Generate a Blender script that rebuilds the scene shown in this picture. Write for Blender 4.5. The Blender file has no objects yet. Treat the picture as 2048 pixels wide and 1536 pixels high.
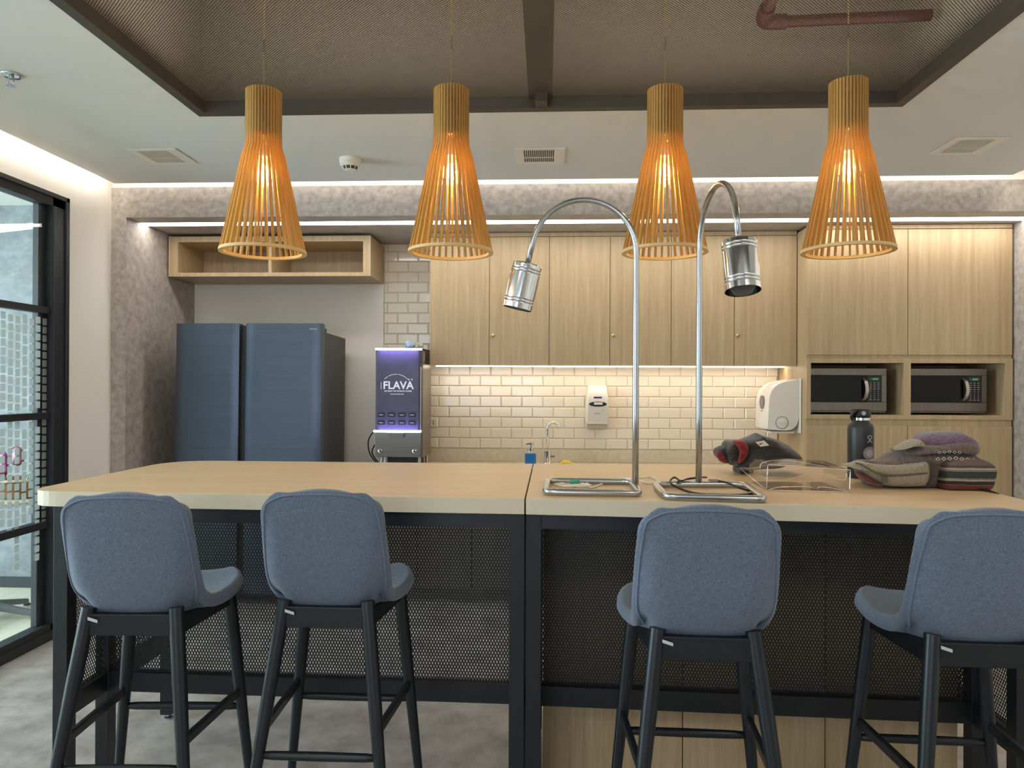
import bpy, bmesh, math, random
from mathutils import Vector, Matrix, noise
random.seed(7)
C = bpy.context.scene.collection
PI = math.pi
V = Vector

# ------------------------------------------------------------------ camera
F_PX = 1450.0
YAW, PITCH, ROLL, EYE = math.radians(-2.73), math.radians(0.13), math.radians(0.23), 1.40
def cam_axes():
    f = V((math.sin(YAW)*math.cos(PITCH), math.cos(YAW)*math.cos(PITCH), math.sin(PITCH)))
    r = V((math.cos(YAW), -math.sin(YAW), 0))
    u = r.cross(f)
    c, s = math.cos(ROLL), math.sin(ROLL)
    return c*r+s*u, -s*r+c*u, f
CR, CU, CF = cam_axes()
cd = bpy.data.cameras.new('camera'); cam = bpy.data.objects.new('camera', cd); C.objects.link(cam)
cd.sensor_width = 36.0; cd.lens = F_PX/2048*36.0; cd.clip_start = 0.05
cam.matrix_world = Matrix(((CR.x, CU.x, -CF.x, 0), (CR.y, CU.y, -CF.y, 0), (CR.z, CU.z, -CF.z, EYE), (0, 0, 0, 1)))
bpy.context.scene.camera = cam
def at(px, py, Y):
    """point of the photograph at depth Y (metres along the room)"""
    d = CR*((px-1024)/F_PX) + CU*(-(py-768)/F_PX) + CF
    return V((0, 0, EYE)) + d*(Y/d.y)

# ------------------------------------------------------------------ world and lights
W = bpy.data.worlds.new('world'); bpy.context.scene.world = W; W.use_nodes = True
bg = W.node_tree.nodes['Background']; bg.inputs[0].default_value = (0.62, 0.74, 0.9, 1); bg.inputs[1].default_value = 0.9
vs = bpy.context.scene.view_settings
vs.view_transform = 'Standard'; vs.look = 'None'; vs.gamma = 1.0; vs.use_curve_mapping = False
vs.exposure = 0.14

def area(name, loc, tgt, sx, sy, power, col):
    l = bpy.data.lights.new(name, 'AREA'); l.shape = 'RECTANGLE'; l.size = sx; l.size_y = sy
    l.energy = power; l.color = col
    o = bpy.data.objects.new(name, l); C.objects.link(o); o.location = loc
    o.rotation_euler = (V(tgt)-V(loc)).to_track_quat('-Z', 'Y').to_euler()
    return o
# daylight through the window wall behind and left of the camera
area('window_daylight', (-1.5, -3.5, 1.65), (-0.9, 1.0, 1.2), 2.9, 1.7, 48, (0.66, 0.82, 1.0))
# ceiling panels of the room behind the camera
for i, x in enumerate((-1.1, 1.3)):
    area('ceiling_panel_light', (x, 0.35, 2.60), (x, 0.35, 0), 1.2, 0.6, 15, (1.0, 0.95, 0.88))
# meeting room beyond the glass: its own window on the far left, and its ceiling light
area('meeting_room_daylight', (-6.3, 1.6, 1.5), (-2.7, 2.0, 1.0), 2.6, 1.9, 340, (0.72, 0.87, 1.0))
area('meeting_room_light', (-4.3, 3.2, 2.58), (-4.3, 3.2, 0), 1.8, 1.6, 26, (0.94, 0.99, 1.0))

# unseen fill lights added to brighten the void above the mesh bay
for x in (-0.85, 0.8):
    area('plenum_fill_light', (x, 2.3, 2.72), (x, 2.3, 3.1), 1.3, 1.4, 10, (1.0, 0.92, 0.80))

# ------------------------------------------------------------------ mesh helpers
class MB:
    def __init__(s): s.bm = bmesh.new()
    def box(s, a, b, rz=0.0, piv=None):
        x0, y0, z0 = a; x1, y1, z1 = b
        vs_ = [V(p) for p in ((x0,y0,z0),(x1,y0,z0),(x1,y1,z0),(x0,y1,z0),(x0,y0,z1),(x1,y0,z1),(x1,y1,z1),(x0,y1,z1))]
        return s.hexa(vs_)
    def hexa(s, p):
        v = [s.bm.verts.new(q) for q in p]
        for f in ((0,3,2,1),(4,5,6,7),(0,1,5,4),(1,2,6,5),(2,3,7,6),(3,0,4,7)): s.bm.faces.new([v[i] for i in f])
        return v
    def quad(s, *p): s.bm.faces.new([s.bm.verts.new(q) for q in p])
    def prism(s, pts, z0, z1):
        lo = [s.bm.verts.new((x, y, z0)) for x, y in pts]; hi = [s.bm.verts.new((x, y, z1)) for x, y in pts]
        n = len(pts)
        s.bm.faces.new(lo[::-1]); s.bm.faces.new(hi)
        for i in range(n): s.bm.faces.new((lo[i], lo[(i+1)%n], hi[(i+1)%n], hi[i]))
    def extr(s, pts, d):
        """closed 3-D polygon pushed by vector d"""
        lo = [s.bm.verts.new(p) for p in pts]; hi = [s.bm.verts.new(V(p)+V(d)) for p in pts]; n = len(pts)
        s.bm.faces.new(lo[::-1]); s.bm.faces.new(hi)
        for i in range(n): s.bm.faces.new((lo[i], lo[(i+1)%n], hi[(i+1)%n], hi[i]))
    def ring(s, c, r, t1, t2, n):
        return [s.bm.verts.new(V(c)+t1*(r*math.cos(2*PI*i/n))+t2*(r*math.sin(2*PI*i/n))) for i in range(n)]
    def tube(s, pts, r, n=10, closed=False, caps=True):
        pts = [V(p) for p in pts]; m = len(pts); rr = r if isinstance(r, (list, tuple)) else [r]*m
        rings = []; t1 = None
        for i, p in enumerate(pts):
            if closed: t = (pts[(i+1)%m]-pts[i-1])
            else: t = (pts[min(i+1, m-1)]-pts[max(i-1, 0)])
            t.normalize()
            if t1 is None:
                a = V((0,0,1)) if abs(t.z) < 0.9 else V((1,0,0)); t1 = t.cross(a).normalized()
            t1 = (t1 - t*t1.dot(t)).normalized(); t2 = t.cross(t1)
            rings.append(s.ring(p, rr[i], t1, t2, n))
        for i in range(m if closed else m-1):
            A, B = rings[i], rings[(i+1)%m]
            for j in range(n): s.bm.faces.new((A[j], A[(j+1)%n], B[(j+1)%n], B[j]))
        if caps and not closed: s.bm.faces.new(rings[0][::-1]); s.bm.faces.new(rings[-1])
    def lathe(s, prof, c=(0,0,0), ax=None, n=32, caps=True):
        """profile of (radius, height) turned about an axis"""
        ax = V(ax).normalized() if ax is not None else V((0,0,1))
        a = V((1,0,0)) if abs(ax.x) < 0.9 else V((0,1,0)); t1 = (a-ax*a.dot(ax)).normalized(); t2 = ax.cross(t1)
        rings = [s.ring(V(c)+ax*h, max(r, 1e-5), t1, t2, n) for r, h in prof]
        for A, B in zip(rings, rings[1:]):
            for j in range(n): s.bm.faces.new((A[j], A[(j+1)%n], B[(j+1)%n], B[j]))
        if caps: s.bm.faces.new(rings[0][::-1]); s.bm.faces.new(rings[-1])
    def inflate(s, pts, T, zmin=None, K=5, pw=0.55, wr=0.0, seed=0.0, fr=14.0):
        """soft body: closed outline in a vertical plane swollen by T towards both sides"""
        pts = [V(p) for p in pts]; c = sum(pts, V())/len(pts); n = len(pts)
        def lay(k, sg):
            t = k/K*PI/2; sc = math.cos(t)**pw if k < K else 0.0
            out = []
            for p in pts:
                q = c + (p-c)*sc + V((0, sg*T*math.sin(t), 0))
                if zmin is not None: q.z = max(q.z, zmin)
                out.append(q)
            return out
        L = [lay(k, -1) for k in range(K-1, -1, -1)] + [lay(k, 1) for k in range(1, K)]
        R = []
        for l in L:
            rr = []
            for q in l:
                if wr:
                    d = noise.noise_vector(V((q.x*fr+seed, q.y*fr, q.z*fr)))*wr
                    q = q + d
                    if zmin is not None: q.z = max(q.z, zmin)
                rr.append(s.bm.verts.new(q))
            R.append(rr)
        for A, B in zip(R, R[1:]):
            for j in range(n): s.bm.faces.new((A[j], A[(j+1)%n], B[(j+1)%n], B[j]))
        for rr, sg in ((R[0], -1), (R[-1], 1)):
            cv = s.bm.verts.new(c+V((0, sg*T, 0)))
            for j in range(n): s.bm.faces.new((rr[j], rr[(j+1)%n], cv))
    def build(s, name, mat, parent=None, smooth=False, bevel=0, sub=0, kind=None, solid=0, autosmooth=None, label=None):
        bm = s.bm
        bmesh.ops.recalc_face_normals(bm, faces=bm.faces)
        me = bpy.data.meshes.new(name)
        if parent is not None: bm.transform(wmat(parent).inverted())
        bm.to_mesh(me); bm.free()
        me.materials.append(mat)
        o = bpy.data.objects.new(name, me); C.objects.link(o)
        if parent is not None: o.parent = parent
        if smooth:
            for p in me.polygons: p.use_smooth = True
        if solid:
            m = o.modifiers.new('s', 'SOLIDIFY'); m.thickness = solid; m.offset = 0
        if bevel:
            m = o.modifiers.new('b', 'BEVEL'); m.width = bevel; m.segments = 2; m.limit_method = 'ANGLE'; m.angle_limit = math.radians(40)
        if sub:
            m = o.modifiers.new('u', 'SUBSURF'); m.levels = sub; m.render_levels = sub
        if smooth and autosmooth:
            try:
                me.set_sharp_from_angle(angle=math.radians(autosmooth))
            except Exception: pass
        if kind: o['kind'] = kind
        if label: o['label'] = label
        return o
def wmat(o):
    m = Matrix.LocRotScale(o.location, o.rotation_euler, o.scale)
    return wmat(o.parent) @ m if o.parent else m
def B1(name, a, b, mat, parent=None, **k):
    m = MB(); m.box(a, b); return m.build(name, mat, parent, **k)
def thing(name, label, cat, loc=(0,0,0), rz=0.0, group=None, kind=None):
    o = bpy.data.objects.new(name, None); C.objects.link(o); o.empty_display_size = 0.05
    o.location = loc; o.rotation_euler = (0, 0, rz)
    if kind: o['kind'] = kind
    else: o['label'] = label; o['category'] = cat
    if group: o['group'] = group
    return o
def tag(o, label, cat, group=None):
    o['label'] = label; o['category'] = cat
    if group: o['group'] = group
    return o
def kids(o): return [c for c in bpy.data.objects if c.parent == o]
def copy_tree(o, parent=None):
    c = o.copy(); C.objects.link(c); c.parent = parent
    for k in kids(o): copy_tree(k, c)
    return c
def round_poly(pts, rads, n=6):
    """polygon with rounded corners (2-D)"""
    out = []; m = len(pts)
    for i in range(m):
        p = V(pts[i]); r = rads[i]
        if r <= 0: out.append(tuple(p)); continue
        a = (V(pts[i-1])-p).normalized(); b = (V(pts[(i+1)%m])-p).normalized()
        for k in range(n+1):
            t = k/n; q = p + a*r*(1-t)**2 + b*r*t**2
            out.append(tuple(q))
    return out
def smooth_path(pts, k=6, closed=False):
    P = [V(p) for p in pts]; n = len(P); out = []
    for i in range(n if closed else n-1):
        if closed: a, b, c, d = P[i-1], P[i], P[(i+1)%n], P[(i+2)%n]
        else: a, b, c, d = P[max(i-1,0)], P[i], P[i+1], P[min(i+2,n-1)]
        for j in range(k):
            t = j/k
            out.append(0.5*((2*b)+(c-a)*t+(2*a-5*b+4*c-d)*t*t+(3*b-a-3*c+d)*t**3))
    if not closed: out.append(P[-1])
    return out

# ------------------------------------------------------------------ materials
def nm(name):
    m = bpy.data.materials.new(name); m.use_nodes = True
    nt = m.node_tree; b = nt.nodes['Principled BSDF']; return m, nt, b
def lin(r, g, b):
    f = lambda c: (c/255/12.92 if c/255 <= 0.04045 else ((c/255+0.055)/1.055)**2.4)
    return (f(r), f(g), f(b), 1)
def plain(name, col, rough=0.5, metal=0.0, bump=0.0, bscale=200, emis=None, est=0.0, spec=0.5, coat=0):
    m, nt, b = nm(name)
    b.inputs['Base Color'].default_value = col; b.inputs['Roughness'].default_value = rough
    b.inputs['Metallic'].default_value = metal; b.inputs['Specular IOR Level'].default_value = spec
    b.inputs['Coat Weight'].default_value = coat
    if emis: b.inputs['Emission Color'].default_value = emis; b.inputs['Emission Strength'].default_value = est
    tc = nt.nodes.new('ShaderNodeTexCoord'); n = nt.nodes.new('ShaderNodeTexNoise'); n.inputs['Scale'].default_value = bscale
    nt.links.new(tc.outputs['Object'], n.inputs['Vector'])
    bp = nt.nodes.new('ShaderNodeBump'); bp.inputs['Strength'].default_value = max(bump, 0.01); bp.inputs['Distance'].default_value = 0.002
    nt.links.new(n.outputs[0], bp.inputs['Height']); nt.links.new(bp.outputs[0], b.inputs['Normal'])
    return m
def ramp(nt, stops, interp='LINEAR'):
    r = nt.nodes.new('ShaderNodeValToRGB'); cr = r.color_ramp; cr.interpolation = interp
    cr.elements[0].position, cr.elements[0].color = stops[0]
    cr.elements[1].position, cr.elements[1].color = stops[-1]
    for p, c in stops[1:-1]:
        e = cr.elements.new(p); e.color = c
    return r
def mapping(nt, scale, coord='Object'):
    tc = nt.nodes.new('ShaderNodeTexCoord'); mp = nt.nodes.new('ShaderNodeMapping'); mp.inputs['Scale'].default_value = scale
    nt.links.new(tc.outputs[coord], mp.inputs['Vector']); return mp
def wood(name, c1, c2, axis='z', rough=0.45, fine=1.0):
    m, nt, b = nm(name)
    sc = {'z': (38, 38, 1.1), 'x': (1.1, 38, 38), 'y': (38, 1.1, 38)}[axis]
    mp = mapping(nt, tuple(s*fine for s in sc))
    n = nt.nodes.new('ShaderNodeTexNoise'); n.inputs['Scale'].default_value = 1.0; n.inputs['Detail'].default_value = 6; n.inputs['Roughness'].default_value = 0.65; n.inputs['Distortion'].default_value = 0.3
    nt.links.new(mp.outputs[0], n.inputs['Vector'])
    mp2 = mapping(nt, tuple(s*6*fine for s in sc)); n2 = nt.nodes.new('ShaderNodeTexNoise'); n2.inputs['Scale'].default_value = 1.0; n2.inputs['Detail'].default_value = 3
    nt.links.new(mp2.outputs[0], n2.inputs['Vector'])
    mx = nt.nodes.new('ShaderNodeMath'); mx.operation = 'MULTIPLY_ADD'; mx.inputs[1].default_value = 0.35
    nt.links.new(n2.outputs[0], mx.inputs[0])
    m2 = nt.nodes.new('ShaderNodeMath'); m2.operation = 'MULTIPLY'; m2.inputs[1].default_value = 0.65
    nt.links.new(n.outputs[0], m2.inputs[0]); nt.links.new(m2.outputs[0], mx.inputs[2])
    r = ramp(nt, [(0.33, c2), (0.66, c1)]); nt.links.new(mx.outputs[0], r.inputs[0])
    nt.links.new(r.outputs[0], b.inputs['Base Color']); b.inputs['Roughness'].default_value = rough
    bp = nt.nodes.new('ShaderNodeBump'); bp.inputs['Strength'].default_value = 0.08; bp.inputs['Distance'].default_value = 0.001
    nt.links.new(mx.outputs[0], bp.inputs['Height']); nt.links.new(bp.outputs[0], b.inputs['Normal'])
    return m
def mottled(name, stops, scale=6, rough=0.7, stretch=(1,1,1), bump=0.05, detail=8, sp=None):
    m, nt, b = nm(name)
    mp = mapping(nt, stretch)
    n = nt.nodes.new('ShaderNodeTexNoise'); n.inputs['Scale'].default_value = scale; n.inputs['Detail'].default_value = detail; n.inputs['Roughness'].default_value = 0.68
    nt.links.new(mp.outputs[0], n.inputs['Vector'])
    r = ramp(nt, stops); nt.links.new(n.outputs[0], r.inputs[0])
    out = r.outputs[0]
    if sp:
        vo = nt.nodes.new('ShaderNodeTexVoronoi'); vo.inputs['Scale'].default_value = sp[0]
        nt.links.new(mp.outputs[0], vo.inputs['Vector'])
        rv = ramp(nt, [(0.0, (1,1,1,1)), (sp[1], (0,0,0,1))]); nt.links.new(vo.outputs['Distance'], rv.inputs[0])
        wn = nt.nodes.new('ShaderNodeMix'); wn.data_type = 'RGBA'
        nt.links.new(rv.outputs[0], wn.inputs['Factor']); nt.links.new(out, wn.inputs['A'])
        rc = ramp(nt, sp[2]); nt.links.new(vo.outputs['Color'], rc.inputs[0]); nt.links.new(rc.outputs[0], wn.inputs['B'])
        out = wn.outputs['Result']
    nt.links.new(out, b.inputs['Base Color']); b.inputs['Roughness'].default_value = rough
    bp = nt.nodes.new('ShaderNodeBump'); bp.inputs['Strength'].default_value = bump; bp.inputs['Distance'].default_value = 0.003
    nt.links.new(n.outputs[0], bp.inputs['Height']); nt.links.new(bp.outputs[0], b.inputs['Normal'])
    return m
def emit(name, col, st):
    m, nt, b = nm(name)
    b.inputs['Base Color'].default_value = (0.03, 0.03, 0.03, 1); b.inputs['Emission Color'].default_value = col; b.inputs['Emission Strength'].default_value = st
    return m
def clear(name, tint=(1,1,1,1), gloss=0.12, rough=0.02, gcol=(1,1,1,1), fres=0.9):
    m = bpy.data.materials.new(name); m.use_nodes = True; nt = m.node_tree; nt.nodes.clear()
    o = nt.nodes.new('ShaderNodeOutputMaterial'); t = nt.nodes.new('ShaderNodeBsdfTransparent'); t.inputs[0].default_value = tint
    g = nt.nodes.new('ShaderNodeBsdfGlossy'); g.inputs['Roughness'].default_value = rough; g.inputs['Color'].default_value = gcol
    fr = nt.nodes.new('ShaderNodeLayerWeight'); fr.inputs[0].default_value = 0.5
    pw = nt.nodes.new('ShaderNodeMath'); pw.operation = 'POWER'; pw.inputs[1].default_value = 5.0
    nt.links.new(fr.outputs['Facing'], pw.inputs[0])
    ad = nt.nodes.new('ShaderNodeMath'); ad.operation = 'MULTIPLY_ADD'; ad.inputs[1].default_value = fres; ad.inputs[2].default_value = 0.03+gloss; ad.use_clamp = True
    nt.links.new(pw.outputs[0], ad.inputs[0])
    mx = nt.nodes.new('ShaderNodeMixShader'); nt.links.new(ad.outputs[0], mx.inputs[0]); nt.links.new(t.outputs[0], mx.inputs[1]); nt.links.new(g.outputs[0], mx.inputs[2])
    nt.links.new(mx.outputs[0], o.inputs[0]); return m
def mesh_metal(name, col, pa, pb, ua, ub, duty):
    """expanded metal sheet: diamond holes of pitch pa x pb along axes ua, ub, cut as real transparency"""
    m = bpy.data.materials.new(name); m.use_nodes = True; nt = m.node_tree; b = nt.nodes['Principled BSDF']
    b.inputs['Base Color'].default_value = col; b.inputs['Roughness'].default_value = 0.45; b.inputs['Metallic'].default_value = 0.3
    tc = nt.nodes.new('ShaderNodeTexCoord'); sx = nt.nodes.new('ShaderNodeSeparateXYZ'); nt.links.new(tc.outputs['Object'], sx.inputs[0])
    def mth(op, a, bb=None):
        n = nt.nodes.new('ShaderNodeMath'); n.operation = op
        for i, q in enumerate((a, bb)):
            if q is None: continue
            if isinstance(q, (int, float)): n.inputs[i].default_value = q
            else: nt.links.new(q, n.inputs[i])
        return n.outputs[0]
    A = mth('DIVIDE', sx.outputs[ua], pa); Bv = mth('DIVIDE', sx.outputs[ub], pb)
    def tri(x): return mth('ABSOLUTE', mth('SUBTRACT', mth('FRACT', x), 0.5))
    d1 = tri(mth('ADD', A, Bv)); d2 = tri(mth('SUBTRACT', A, Bv))
    strand = mth('GREATER_THAN', mth('MAXIMUM', d1, d2), 0.5-duty/2)
    tr = nt.nodes.new('ShaderNodeBsdfTransparent'); mx = nt.nodes.new('ShaderNodeMixShader')
    nt.links.new(strand, mx.inputs[0]); nt.links.new(tr.outputs[0], mx.inputs[1]); nt.links.new(b.outputs[0], mx.inputs[2])
    nt.links.new(mx.outputs[0], nt.nodes['Material Output'].inputs[0])
    return m
def fabric(name, c1, c2, scale=380, rough=0.95, stretch=(0.7,0.7,2.4), bump=0.3):
    m, nt, b = nm(name)
    mp = mapping(nt, stretch); n = nt.nodes.new('ShaderNodeTexNoise'); n.inputs['Scale'].default_value = scale; n.inputs['Detail'].default_value = 3
    nt.links.new(mp.outputs[0], n.inputs['Vector'])
    r = ramp(nt, [(0.38, c2), (0.62, c1)]); nt.links.new(n.outputs[0], r.inputs[0]); nt.links.new(r.outputs[0], b.inputs['Base Color'])
    b.inputs['Roughness'].default_value = rough; b.inputs['Sheen Weight'].default_value = 0.25; b.inputs['Specular IOR Level'].default_value = 0.2
    bp = nt.nodes.new('ShaderNodeBump'); bp.inputs['Strength'].default_value = bump; bp.inputs['Distance'].default_value = 0.0008
    nt.links.new(n.outputs[0], bp.inputs['Height']); nt.links.new(bp.outputs[0], b.inputs['Normal']); return m
def brushed(name, col, rough=0.3, metal=0.9, stretch=(2, 2, 300)):
    m, nt, b = nm(name)
    mp = mapping(nt, stretch); n = nt.nodes.new('ShaderNodeTexNoise'); n.inputs['Scale'].default_value = 1.0; n.inputs['Detail'].default_value = 4
    nt.links.new(mp.outputs[0], n.inputs['Vector'])
    c2 = tuple(c*0.78 for c in col[:3])+(1,)
    r = ramp(nt, [(0.3, c2), (0.7, col)]); nt.links.new(n.outputs[0], r.inputs[0]); nt.links.new(r.outputs[0], b.inputs['Base Color'])
    b.inputs['Roughness'].default_value = rough; b.inputs['Metallic'].default_value = metal; return m

M_WHITE = plain('white_paint', lin(240, 235, 227), 0.85, bump=0.03, bscale=60)
M_CEIL = plain('ceiling_paint', lin(218, 218, 214), 0.9, bump=0.03, bscale=40)
M_CONC = mottled('concrete_laminate', [(0.25, lin(128, 120, 114)), (0.45, lin(160, 151, 143)), (0.62, lin(180, 171, 162)), (0.8, lin(202, 194, 185))], scale=24, rough=0.55, stretch=(1, 1, 1), bump=0.03, detail=10)
M_CONC2 = mottled('concrete_wallpaper', [(0.25, lin(100, 102, 104)), (0.5, lin(128, 132, 134)), (0.8, lin(158, 163, 166))], scale=7, rough=0.7, stretch=(1, 1, 1.5))
M_FLOOR = mottled('polished_concrete', [(0.25, lin(112, 105, 98)), (0.42, lin(148, 142, 135)), (0.58, lin(172, 167, 161)), (0.8, lin(200, 197, 192))], scale=5.5, rough=0.38, bump=0.05, detail=14, sp=(85, 0.30, [(0.0, lin(104, 94, 84)), (0.5, lin(158, 150, 140)), (1.0, lin(206, 200, 192))]))
M_OAK = wood('oak_laminate_vertical', lin(190, 167, 131), lin(166, 140, 104), 'z')
M_BASE = wood('greige_laminate', lin(126, 116, 102), lin(106, 96, 82), 'z')
M_OAKX = wood('oak_laminate_horizontal', lin(226, 200, 160), lin(202, 172, 130), 'x', rough=0.4)
M_OAKE = plain('laminate_edge', lin(206, 194, 168), 0.5)
M_PEND = wood('pendant_birch', lin(218, 180, 110), lin(192, 148, 82), 'z', rough=0.5, fine=2)
nt = M_PEND.node_tree; _b = nt.nodes['Principled BSDF']; _t = nt.nodes.new('ShaderNodeBsdfTranslucent'); _t.inputs[0].default_value = lin(252, 216, 130); _m = nt.nodes.new('ShaderNodeMixShader'); _m.inputs[0].default_value = 0.38
nt.links.new(_b.outputs[0], _m.inputs[1]); nt.links.new(_t.outputs[0], _m.inputs[2]); nt.links.new(_m.outputs[0], nt.nodes['Material Output'].inputs[0])
M_PENDR = plain('pendant_ring_birch', lin(226, 190, 130), 0.5, bump=0.05)
M_BLACK = plain('black_powder_coat', lin(21, 24, 28), 0.42, bump=0.02, bscale=900)
M_BLACKW = plain('black_stained_wood', lin(17, 22, 28), 0.38, bump=0.04)
M_FRAME = plain('window_frame_black', lin(40, 43, 46), 0.5)
M_CFRAME = plain('ceiling_frame_bronze', lin(72, 66, 58), 0.55)
M_CMESH = mesh_metal('ceiling_expanded_mesh', lin(74, 60, 48), 0.0125, 0.0125, 'X', 'Y', 0.30)
M_TMESHX = mesh_metal('table_expanded_mesh_front', lin(30, 31, 32), 0.0105, 0.021, 'X', 'Z', 0.44)
M_TMESHY = mesh_metal('table_expanded_mesh_side', lin(30, 31, 32), 0.0105, 0.021, 'Y', 'Z', 0.44)
M_FAB = fabric('blue_grey_fabric', lin(110, 121, 138), lin(77, 86, 100))
M_FABE = fabric('blue_grey_piping', lin(112, 126, 148), lin(84, 95, 114))
M_CHROME = plain('chrome', (0.78, 0.78, 0.79, 1), 0.12, 1.0)
M_STEEL = plain('satin_steel', (0.50, 0.52, 0.53, 1), 0.26, 1.0)
M_TILE = plain('glazed_tile', lin(232, 222, 204), 0.12, bump=0.02, bscale=12, coat=0.3)
M_GROUT = plain('grout', lin(176, 162, 140), 0.9)
M_GRAN = mottled('speckled_granite', [(0.3, lin(196, 184, 162)), (0.6, lin(216, 204, 182)), (0.8, lin(226, 216, 198))], scale=30, rough=0.35, sp=(110, 0.34, [(0.0, lin(104, 88, 66)), (0.45, lin(190, 172, 146)), (1.0, lin(226, 216, 200))]))
M_FRIDGE = brushed('fridge_brushed_steel', lin(96, 105, 120), 0.36, 0.75)
M_FRSIDE = plain('fridge_side_paint', lin(66, 66, 66), 0.5)
M_DARK = plain('near_black_plastic', lin(22, 22, 23), 0.4)
M_GLASSBLK = plain('oven_black_glass', lin(20, 18, 17), 0.12, spec=0.25)
M_SSTEEL = brushed('appliance_steel', lin(128, 121, 112), 0.3, 0.95, (300, 2, 2))
M_PLAST = plain('white_plastic', lin(226, 220, 210), 0.35)
M_PLASTG = plain('grey_window_plastic', lin(120, 110, 98), 0.3)
M_LED = emit('led_strip_white', (1.0, 0.96, 0.91, 1), 12)
M_COVE = emit('cove_led_tape', (1.0, 0.92, 0.82, 1), 24)
M_COVEB = emit('cove_led_tape_back', (1.0, 0.92, 0.82, 1), 9)
M_UNDER = emit('under_cabinet_led', (1.0, 0.87, 0.70, 1), 14)
M_MEET = emit('meeting_room_lamp', (0.95, 1.0, 0.97, 1), 1.8)
M_FILA = emit('glowing_filament', (1.0, 0.78, 0.42, 1), 60)
M_PANEG = clear('clear_glass', (0.93, 0.98, 0.97, 1), 0.0)
M_BULBG = clear('amber_bulb_glass', (1.0, 0.86, 0.6, 1), 0.03)
nt = M_BULBG.node_tree; _e = nt.nodes.new('ShaderNodeEmission'); _e.inputs[0].default_value = (1.0, 0.72, 0.30, 1); _e.inputs[1].default_value = 0.9  # glass emits too, putting the bloom of the filament into the bulb
_a = nt.nodes.new('ShaderNodeAddShader'); _m = [n for n in nt.nodes if n.type == 'MIX_SHADER'][0]; _o = [n for n in nt.nodes if n.type == 'OUTPUT_MATERIAL'][0]
nt.links.new(_m.outputs[0], _a.inputs[0]); nt.links.new(_e.outputs[0], _a.inputs[1]); nt.links.new(_a.outputs[0], _o.inputs[0])
M_CLEARP = clear('clear_plastic', (0.985, 0.98, 0.975, 1), 0.02, 0.08, (1, 0.97, 0.93, 1), 0.35)
M_CLEARE = clear('clear_plastic_edge', (0.97, 0.96, 0.95, 1), 0.55, 0.25, (1, 0.97, 0.93, 1))
M_FILM = plain('frosted_film', lin(176, 180, 178), 0.7)
nt = M_FILM.node_tree; _t = nt.nodes.new('ShaderNodeBsdfTranslucent'); _t.inputs[0].default_value = lin(210, 212, 208); _m = nt.nodes.new('ShaderNodeMixShader'); _m.inputs[0].default_value = 0.5
nt.links.new(nt.nodes['Principled BSDF'].outputs[0], _m.inputs[1]); nt.links.new(_t.outputs[0], _m.inputs[2]); nt.links.new(_m.outputs[0], nt.nodes['Material Output'].inputs[0])

# ------------------------------------------------------------------ room shell
ZC = 2.62
B1('floor', (-2.78, -3.4, -0.06), (3.2, 5.4, 0), M_FLOOR, kind='structure')
YB = 5.245
# ceiling slab with the rectangular opening of the mesh bay
ox0, ox1, oy0, oy1 = -1.58, 1.537, 0.9, 3.219
m = MB(); zt = ZC+0.05
m.box((-2.63, -3.4, ZC), (2.665, oy0, zt)); m.box((-2.63, oy1, ZC), (2.665, 4.285, zt))
m.box((-2.63, oy0, ZC), (ox0, oy1, zt)); m.box((ox1, oy0, ZC), (2.665, oy1, zt))
m.build('ceiling', M_CEIL, kind='structure')
m = MB(); m.box((-2.85, -3.4, 3.15), (3.2, 5.4, 3.2)); m.build('ceiling', plain('upper_slab_paint', lin(196, 190, 176), 0.9), kind='structure')
# bulkheads above the ceiling round the mesh bay
m = MB()
m.box((ox0-0.04, oy1, zt), (ox1+0.04, oy1+0.04, 3.15)); m.box((ox0-0.04, oy0-0.04, zt), (ox1+0.04, oy0, 3.15))
m.box((ox0-0.04, oy0, zt), (ox0, oy1, 3.15)); m.box((ox1, oy0, zt), (ox1+0.04, oy1, 3.15))
m.build('trim_1', plain('bulkhead_paint', lin(150, 144, 130), 0.9), kind='structure')
# left wall: solid behind the glass partition's end, lintel above it
m = MB()
m.box((-2.78, 3.97, 0), (-2.70, 4.45, 3.15)); m.box((-2.78, -3.4, 2.445), (-2.70, 3.97, 3.15)); m.box((-2.78, -3.4, 0), (-2.70, 0.6, 2.445))
m.build('wall_left', M_WHITE, kind='structure')
# back wall (white plaster inside the niche, and the wall above the portal)
m = MB(); m.box((-2.72, YB, 0), (-1.192, YB+0.12, 2.43)); m.box((-1.192, YB+0.012, 0), (3.1, YB+0.12, 2.43)); m.build('wall_back', M_WHITE, kind='structure')
B1('trim_2', (-2.70, 4.38, 2.6175), (3.1, 4.45, 3.15), M_WHITE, kind='structure')
B1('wall_right', (3.03, -3.4, 0), (3.12, 4.45, 3.15), M_WHITE, kind='structure')
# wall behind the camera with its window opening
m = MB(); m.box((-2.78, -3.4, 0), (3.12, -3.3, 0.8)); m.box((-2.78, -3.4, 2.5), (3.12, -3.3, 3.15)); m.box((-2.78, -3.4, 0.8), (-2.6, -3.3, 2.5)); m.box((0.1, -3.4, 0.8), (3.12, -3.3, 2.5))
m.build('wall_front', M_WHITE, kind='structure')
w2 = thing('window_2', '', '', (-1.25, -3.35, 0.8), kind='structure')
m = MB()
for x in (-2.6, -1.7, -0.8, 0.06): m.box((x, -3.38, 0.8), (x+0.04, -3.32, 2.5))
m.box((-2.6, -3.38, 0.8), (0.1, -3.32, 0.84)); m.box((-2.6, -3.38, 2.46), (0.1, -3.32, 2.5)); m.build('window_frame', M_FRAME, w2)
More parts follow.
